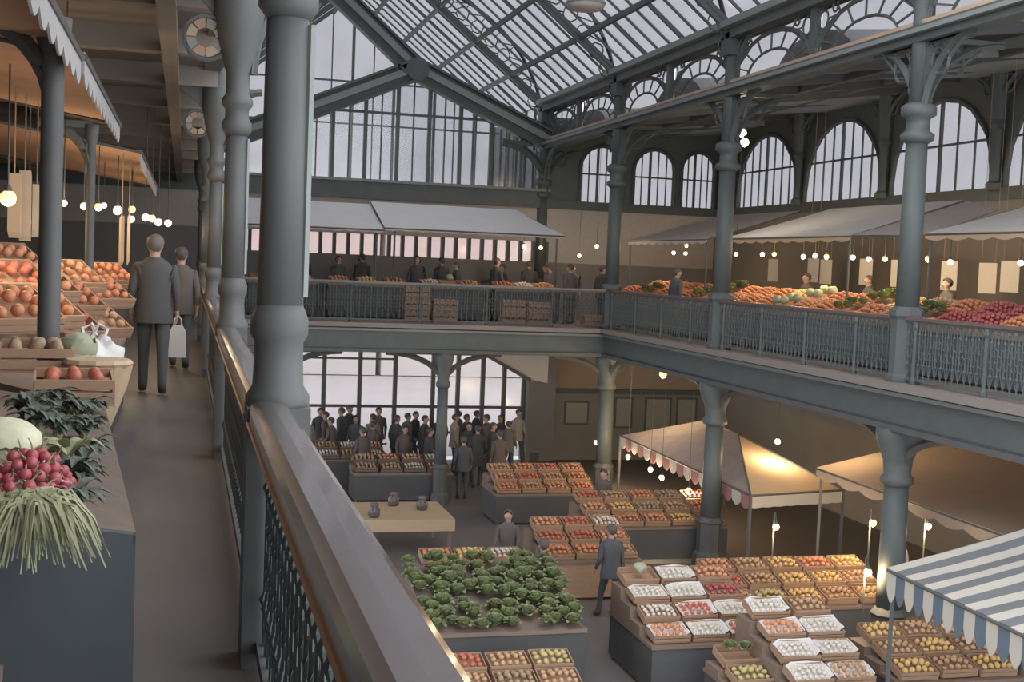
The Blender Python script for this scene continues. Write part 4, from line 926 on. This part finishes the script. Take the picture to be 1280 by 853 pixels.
for i, (px, py, x) in enumerate(((842,316,13.2),(857,317,13.2),(858,307,14.2),(920,318,13.2),(953,318,13.2),(968,318,13.5),(1004,321,13.2),(1019,320,13.4),(1033,321,13.2),(1066,322,13.2),(1086,324,13.6),(1106,324,13.2),(1128,322,13.2),(1188,328,13.2),(1160,324,13.5),(1276,329,13.2))):
    p = atX(px, py, x)
    globe('small glowing bulb strung under the right gallery awnings', p, .055, (2.44+(p.x-12.7)/2.7*.84 if (p.y < 19.6 or 22.3 < p.y < 28.1 or 29.3 < p.y < 34.9) else 2.4+(p.x-12.7)/2.2*.65 if p.y < 22.1 else ZB+.1+(p.x-L)*.155)-p.z, 'bulbs of the right gallery', i % 3 == 2, 42 if i % 2 == 0 else 0)
for i, (px, py) in enumerate(((655,308),(676,310),(746,308),(724,320))):
    p = atY(px, py, 34.2); globe('small glowing bulb under the right end of the back awnings', p, .06, (2.62 if p.x < 9.9 else ZB+.1+(p.x-L)*.155)-p.z, 'bulbs of the back gallery', False, 30 if i % 2 == 0 else 0)
for px, py, x, lab in ((928,166,12.3,'upper bright globe lamp hung beside the second right column'),(931,178,12.3,'lower bright globe lamp hung beside the second right column')):
    p = atX(px, py, x); globe(lab, p, .1, ZB+.15-p.z+.15, None, False, 35, (1, .85, .65))
for px, py, x, lab in ((823,456,11.6,'upper lamp of the pair lighting the tan plaster wall'),(829,468,11.6,'lower lamp of the pair lighting the tan plaster wall')):
    p = atX(px, py, x); globe(lab, p, .1, -.2-p.z, None, True, 60, (1, .74, .42))
for i, (px, py, x) in enumerate(((745,553,11.3),(785,571,11.06),(813,587,11.06),(827,597,11.06),(861,613,11.06),(972,552,12.5),(1050,513,12.0))):
    p = atX(px, py, x); globe('small glowing bulb hung from the gallery deck over the market floor', p, .065, -.22-p.z, 'bulbs hung over the market floor', i % 3 == 1, 70)
for i, (px, py, z, lab) in enumerate(((970,659,-3.0,'left of the yellow fruit stall'),(1091,654,-2.6,'left of the nearest right column'),(1085,716,-3.0,'above the yellow fruit stall'),(1108,642,-2.5,'against the nearest right column'),(1160,658,-2.7,'over the striped awning'))):
    p = atZ(px, py, z); t = globe('glowing bulb on a thin pole '+lab, p, .065, 0, 'pole lamps', i % 2 == 1, 50)
    MB().tube([(0,.09,ZG-p.z),(0,.09,.2),(0,.05,.26),(0,0,.11)], .014, 5).build('pole', IRON_D, t)
# round pendant lamp at the top edge
p = atX(732, 4, 7.2)
t = thing('pendant_lamp', 'round pale drum lamp hanging high under the glass roof', 'lamp', p)
MB().lathe([(.05,.22),(.3,.16),(.36,.05),(.36,-.06),(.3,-.12),(.1,-.15)], 20).build('shade', mat('dusty_shade', (168, 158, 150), .6), t, smooth=True)
MB().lathe([(.37,-.03),(.39,0),(.37,.03)], 20).build('rim', IRON_L, t, smooth=True); MB().tube([(0,0,.2),(0,0,2.2)], .015, 5).build('rod', IRON_D, t)

# ---------------------------------------------------------------- left gallery stalls, close to the camera
t = thing('produce_table', 'near vegetable table with teal cloth beside the walkway', 'table', (-.39, 6.86, 0), .087)
MB().prism([(-1.4,1.0),(0,.78),(0,.74),(-1.4,.94)], lambda x, z: (x, -3.1, z), lambda x, z: (x, 0, z)).build('sloping_top', CRATE_D, t)
board('front_cloth', SKIRT_B, t, -.03, 0, -3.1, 0, .04, .77); board('far_cloth', SKIRT_B, t, -1.35, -.03, -.03, 0, .04, .76)
MB().prism([(-1.38,.05),(-.01,.05),(-.01,.78),(-1.38,.99)], lambda x, z: (x, -3.13, z), lambda x, z: (x, -3.1, z)).build('near_cloth', SKIRT_B, t)
for yy in (-3.0, -2, -.1): board('leg', CRATE_D, t, -.1, -.04, yy-.03, yy+.03, 0, .75)
t = thing('produce_table', 'second vegetable table with dark cloth, under the wrapped cabbages', 'table', (0, 0, 0))
MB().prism([(-2.1,1.1),(-.56,.72),(-.56,.68),(-2.1,1.04)], lambda x, z: (x, 7.5, z), lambda x, z: (x, 13.2, z)).build('sloping_top', TABLE, t)
board('front_cloth', SKIRT, t, -.6, -.57, 7.5, 13.2, .04, .7); board('end_cloth', SKIRT, t, -2.0, -.6, 7.5, 7.53, .04, .7)
for yy in (7.6, 10.2, 13.0): board('leg', CRATE_D, t, -.67, -.61, yy-.03, yy+.03, 0, .7)
t = thing('produce_table', 'farthest vegetable table of the left gallery, with dark cloth', 'table', (0, 0, 0))
MB().prism([(-2.6,1.1),(-1.0,.75),(-1.0,.7),(-2.6,1.04)], lambda x, z: (x, 15.2, z), lambda x, z: (x, 27, z)).build('sloping_top', TABLE, t)
board('front_cloth', SKIRT, t, -1.03, -1.0, 15.2, 27, .04, .72); board('end_cloth', SKIRT, t, -2.5, -1.03, 15.2, 15.23, .04, .72)
# radishes
P = atZ(42, 600, .92)
rmesh = ico(.021, 2, PROD['radish'], (1,1,.95), .04, 5)
smesh = MB().tube([(0,0,-.017),(.002,0,-.032),(.006,.002,-.05)], [.004,.002,.0007], 4).mesh('root', PROD['garlic'])
stm = MB().tube([(0,0,.017),(.006,.003,.035),(.016,.0,.055)], [.004,.003,.002], 4).mesh('stem', LEAF_P)
rn = random.Random(5); RAD = []
for i in range(4000):
    if len(RAD) >= 90: break
    u, v = rn.uniform(-1, 1), rn.uniform(-1, 1)
    if u*u+v*v > 1: continue
    q = P+Vector((.125*u+.03*v, .17*v, .10*(1-u*u-v*v)-.09*max(0, u)*max(0, u)-.02+rn.uniform(-.008, .008)))
    if any((q-r_).length < .036 for r_ in RAD): continue
    RAD.append(q)
    o = ob('radish', rmesh, None, q, (rn.uniform(-1,1), rn.uniform(-1,1), rn.uniform(0,6)), (rn.uniform(.85,1.0),)*3)
    tag(o, 'red radish in the bunched heap on the near vegetable table', 'radish', 'radishes on the near table'); ob('root', smesh, o); ob('stem', stm, o)
# cauliflower and leaves
def cauli(label, loc, r):
    t = thing('cauliflower', label, 'cauliflower', loc)
    me = ico(r, 3, mat('cauliflower_curd', (214, 212, 170), .8, 0, .15, 40), (1,1,.8), .05, 3); ob('curd', me, t)
    for k in range(7):
        a = 2*PI*k/7; mb = MB(); leaf(mb, (r*.5*math.cos(a), r*.5*math.sin(a), -r*.6), (math.cos(a), math.sin(a), .5), r*1.2, r*.45, .25); mb.build('leaf', LEAF_P, t)
cauli('round pale cauliflower above the radishes', atZ(8, 556, .97), .11)
# dark leafy bunches
def bunch(label, name, cat, loc, n, ln, w_, m, spread=1.0, group=None, seed=1, up=.5, curl=.3):
    t = thing(name, label, cat, loc, 0, group); r2 = random.Random(seed); k = 0
    for i in range(n):
        a = r2.uniform(0, 2*PI); mb = MB(); leaf(mb, (r2.uniform(-.3,.3)*ln*.5, r2.uniform(-.3,.3)*ln*.5, r2.uniform(0,.25)*ln), (math.cos(a)*spread, math.sin(a)*spread, r2.uniform(.1, up)), ln*r2.uniform(.6, 1.1), w_*r2.uniform(.7, 1.2), curl)
        mb.build('leaf', m, t)
    MB().lathe([(.012,-.03),(.02,.0),(.015,.05)], 8).build('stalk', LEAF_P, t)
for i, (px, py, z, lab) in enumerate(((35,520,.95,'leftmost dark leafy bunch behind the radishes'),(62,512,.92,'dark leafy bunch directly behind the radish heap'),(88,520,.86,'dark leafy bunch between radishes and paper bag'),(105,545,.82,'dark leafy bunch at the table edge below the paper bag'),(72,545,.88,'dark leafy bunch resting against the radish tops'),(50,535,.92,'dark leafy bunch between cauliflower and radishes'),(108,520,.84,'dark leafy bunch nearest the paper bag'),(104,575,.83,'dark leafy bunch on the table edge beside the radish tops'),(98,605,.83,'dark leafy bunch on the table edge right of the radishes'),(90,640,.83,'lowest dark leafy bunch, right of the shaggy endive'))):
    bunch(lab, 'leafy_bunch', 'greens', atZ(px, py, z), 34, .12, .022, LEAF_D, 1, 'dark leafy bunches', i+2)
bunch('pale green radish tops beside the red heap', 'radish_greens', 'greens', atZ(80, 580, .88), 14, .13, .03, LEAF_P, 1, None, 21)
t = thing('frisee_endive', 'shaggy pale green endive in front of the radishes', 'greens', atZ(34, 650, .9))
r2 = random.Random(9)
mb = MB()
for i in range(150):
    a = r2.uniform(-PI*.9, PI*.35); ln = r2.uniform(.1, .19)
    pts = [Vector((r2.uniform(-.05,.05), r2.uniform(-.05,.05), .03))]
    for k in range(1, 5): u = k/4; pts.append(pts[0]+Vector((math.cos(a)*ln*u, math.sin(a)*ln*u, .06*math.sin(PI*u)-ln*.75*u*u+r2.uniform(-.008,.008))))
    mb.tube(pts, [.006,.006,.005,.004,.002], 3)
o = mb.build('strands', LEAF_P, t); o['kind'] = 'stuff'; ob('heart', ico(.075, 2, PROD['cabbage'], (1,1,.8), .2, 4), t, (0,0,0))
# basket at the lower left
t = thing('wicker_basket', 'pale wicker basket at the lower left edge', 'basket', (-.6, 3.3, .5))
st = thing('stool', 'dark wooden stool under the wicker basket', 'stool', (-.6, 3.3, 0))
board('seat', CRATE_D, st, -.16, .16, -.16, .16, .46, .5)
for sx in (-.13, .13):
    for sy in (-.13, .13): board('leg', CRATE_D, st, sx-.015, sx+.015, sy-.015, sy+.015, 0, .46)
for sy in (-.13, .13): board('stretcher', CRATE_D, st, -.13, .13, sy-.01, sy+.01, .2, .22)
for k in range(9): MB().tube([((.1+.004*k)*math.cos(2*PI*j/18), (.16+.006*k)*math.sin(2*PI*j/18), k*.03) for j in range(18)], .014, 5, True).build('weave_ring', CRATE, t)
for k in range(14): a = 2*PI*k/14; MB().tube([(.1*math.cos(a), .16*math.sin(a), 0), (.14*math.cos(a), .21*math.sin(a), .27)], .008, 4).build('stake', CRATE_D, t)
MB().lathe([(.1,0),(.1,.01)], 14).build('bottom', CRATE_D, t)
# wrapped cabbages and paper bag
for i, (px, py, z, lab) in enumerate(((82,462,.92,'lowest left cabbage of the pile by the stout post'),(84,440,1.02,'upper left cabbage of the pile by the stout post'),(98,434,1.06,'topmost cabbage of the pile by the stout post'),(97,455,.97,'middle cabbage of the pile by the stout post'))):
    p = atZ(px, py, z); t = thing('pale_cabbage', lab, 'cabbage', p, i, 'cabbage pile'); r = .1
    me = ico(r*.9, 3, PROD['cabbage'], (1,1,.92), 0, i)
    for v in me.vertices: a = math.atan2(v.co.y, v.co.x); v.co *= 1+.06*math.sin(a*7+v.co.z*25)+.03*math.sin(v.co.z*70)
    ob('head', me, t)
    for k in range(4):
        bm = bmesh.new(); bmesh.ops.create_icosphere(bm, subdivisions=3, radius=r*(.98+.04*(k % 2))); a0 = k*2*PI/4+i
        bmesh.ops.delete(bm, geom=[v for v in bm.verts if v.co.x*math.cos(a0)+v.co.y*math.sin(a0) < r*.3 or v.co.z > r*(.55-.15*(k % 2))], context='VERTS')
        for v in bm.verts: a = math.atan2(v.co.y, v.co.x); v.co *= 1+.05*math.sin(a*13)+.08*max(0, v.co.z/r)
        me = bpy.data.meshes.new('outer_leaf'); bm.to_mesh(me); bm.free(); me.materials.append(PROD['cabbage']); me.polygons.foreach_set('use_smooth', [True]*len(me.polygons)); ob('outer_leaf', me, t)
t = thing('plastic_wrap', 'crumpled white plastic bag heaped at the right of the cabbages', 'bag', atZ(117, 476, .84))
bm = bmesh.new(); bmesh.ops.create_icosphere(bm, subdivisions=4, radius=.19)
for v in bm.verts:
    x, y, z = v.co/.19; a = math.atan2(y, x)
    f = 1+.10*math.sin(a*5+z*4)+.07*math.sin(a*9-z*9+1)+.05*math.sin(z*14+a*3)+.03*math.sin(x*31+y*23)
    v.co = Vector((x*.17*f, y*.2*f, max(-.05, z*.2*f+.06)))
me = bpy.data.meshes.new('bag_body'); bm.to_mesh(me); bm.free(); me.materials.append(BAG); me.polygons.foreach_set('use_smooth', [True]*len(me.polygons)); ob('bag_body', me, t)
for s_ in (-1, 1): MB().tube([(s_*.05,0,.24),(s_*.07,.02,.3),(s_*.02,.03,.33),(s_*-.01,.02,.26)], .012, 5).build('knotted_handle', BAG, t)
p = atZ(122, 505, .78); t = thing('paper_bag', 'open tan paper bag leaning at the table corner under the cabbages', 'bag', p)
mb = MB(); n = 12
vs_ = [((.07+.035*k)*math.cos(2*PI*j/n)*(1+.08*math.sin(3*j+k)), (.07+.035*k)*math.sin(2*PI*j/n), k*.11-.12) for k in range(4) for j in range(n)]
mb.add(vs_, [(i*n+j, i*n+(j+1) % n, (i+1)*n+(j+1) % n, (i+1)*n+j) for i in range(3) for j in range(n)]+[tuple(range(n))]); mb.build('bag_body', KRAFT, t)
MB().lathe([(.165,.2),(.18,.22),(.165,.24)], 12).build('rolled_rim', KRAFT, t)
for px, py, z, k, lab in ((92,500,.86,'tomato','small crate of tomatoes beside the paper bag'),(45,460,.95,'potato','dark crate of potatoes behind the leafy bunches'),):
    p = atZ(px, py, z); crate(lab, p, .36, .3, .12, .1, .1, CRATE, 'crates on the left tables'); heap(k, mw(p, .1, .1) @ Matrix.Translation((0,0,.06)), .3, .24, 'in the '+lab, .04)
# tilted orange display crates
for i, (px, py, y, k, w_, lab) in enumerate(((12,395,8.4,'orange',.5,'lowest tilted crate of oranges at the left edge'),(48,392,8.9,'orange',.4,'tilted crate of oranges left of the stout post'),(14,360,9.4,'tomato',.5,'tilted crate of reddish oranges above the lowest one'),(48,362,9.9,'peach',.42,'tilted crate of peaches left of the stout post'),(10,335,10.6,'peach',.5,'highest tilted crate of peaches at the left edge'),(85,412,10.6,'tomato',.4,'tilted crate of tomatoes right of the stout post'),(88,380,11.2,'orange',.4,'tilted crate of oranges right of the stout post'),(92,352,12.2,'peach',.4,'small high crate of peaches right of the stout post'),(125,372,13.0,'orange',.5,'tilted crate of oranges beyond the thin post'),(124,408,12.0,'onion',.4,'tilted crate of onions beyond the thin post'),(135,350,15.4,'orange',.5,'far crate of oranges beside the walking person'))):
    p = atY(px, py, y); crate(lab, p, w_, .42, .1, .75, .5, CRATE, 'tilted crates of the left gallery'); heap(k, mw(p, .75, .5) @ Matrix.Translation((0,0,.05)), w_-.06, .36, 'in the '+lab, .05)
# rack behind, hanging strings of garlic
t = thing('display_rack', 'tall dark wooden rack carrying the tilted orange crates', 'rack', (0,0,0))
for x, y in ((-2.5, 8.3), (-2.5, 13.6), (-1.5, 8.3), (-1.2, 13.6)): board('upright', CRATE_D, t, x-.04, x+.04, y-.04, y+.04, 0, 1.9 if x < -2 else 1.1)
for z, x in ((1.12, -1.5), (1.45, -1.9), (1.75, -2.4)): board('shelf', CRATE_D, t, x-.25, x+.25, 8.2, 13.7, z-.03, z)
for i, (px, y, z0, z1, lab) in enumerate(((17,10.2,1.7,2.15,'first'),(30,10.6,1.68,2.2,'second'),(45,11.2,1.72,2.12,'third'),(54,12.0,1.75,2.2,'fourth'),(152,15.5,1.45,2.0,'fifth'),(161,16.5,1.45,2.05,'sixth'))):
    p = atY(px, 300, y); t = thing('paper_bag_bundle', 'hanging bundle of tan paper bags, %s from the left edge' % lab, 'paper bags', (p.x, y, z0), .3*i, 'hanging paper bag bundles')
    MB().tube([(0,0,z1-z0),(0,0,2.8-z0)], .006, 5).build('cord', CRATE, t)
    for k in range(3): MB().box(-.045+.004*k, .045+.004*k, -.012+.01*k, -.004+.01*k, -.02*k, z1-z0-.015*k).build('bag', KRAFT, t)
# ---------------------------------------------------------------- place the produce: the nearest 300 of a kind singly, the rest of it as one mass
NEAR = 300
by = {}
for k, p, wh in FRUIT: by.setdefault(k, []).append(((p-CO).length, p, wh))
for k, lst in by.items():
    lst.sort(key=lambda q: q[0]); me = FR[k][0]; rn = random.Random(len(k))
    for d, p, wh in lst[:NEAR]:
        o = ob(k, me, None, p, (rn.uniform(0,6), rn.uniform(0,6), rn.uniform(0,6)) if k not in ('lettuce','cabbage') else (0,0,rn.uniform(0,6)), (rn.uniform(.88,1.0) if k != 'lettuce' else rn.uniform(.6,1.0),)*3)
        tag(o, '%s %s' % (NICE[k], wh), NICE[k].split()[-1], '%s %s' % (PLUR[k], wh))
    rest = lst[NEAR:]
    if rest:
        mf = FR[k][2]; vs0 = [v.co.copy() for v in mf.vertices]; fs0 = [tuple(p.vertices) for p in mf.polygons]; vs_, fs = [], []
        for d, p, wh in rest:
            s_ = rn.uniform(.88, 1.0); R = Matrix.Rotation(rn.uniform(0,6), 3, 'Z'); o_ = len(vs_)
            vs_ += [tuple(p+(R @ v)*s_) for v in vs0]; fs += [tuple(i+o_ for i in f) for f in fs0]
        m2_ = bpy.data.meshes.new(k+'_heaps'); m2_.from_pydata(vs_, [], fs); m2_.materials.append(PROD[k]); m2_.polygons.foreach_set('use_smooth', [True]*len(fs))
        o = ob(k+'_heaps', m2_); tag(o, 'farther heaps of small %s on the distant stalls' % PLUR[k], PLUR[k].split()[-1], None, 'stuff')
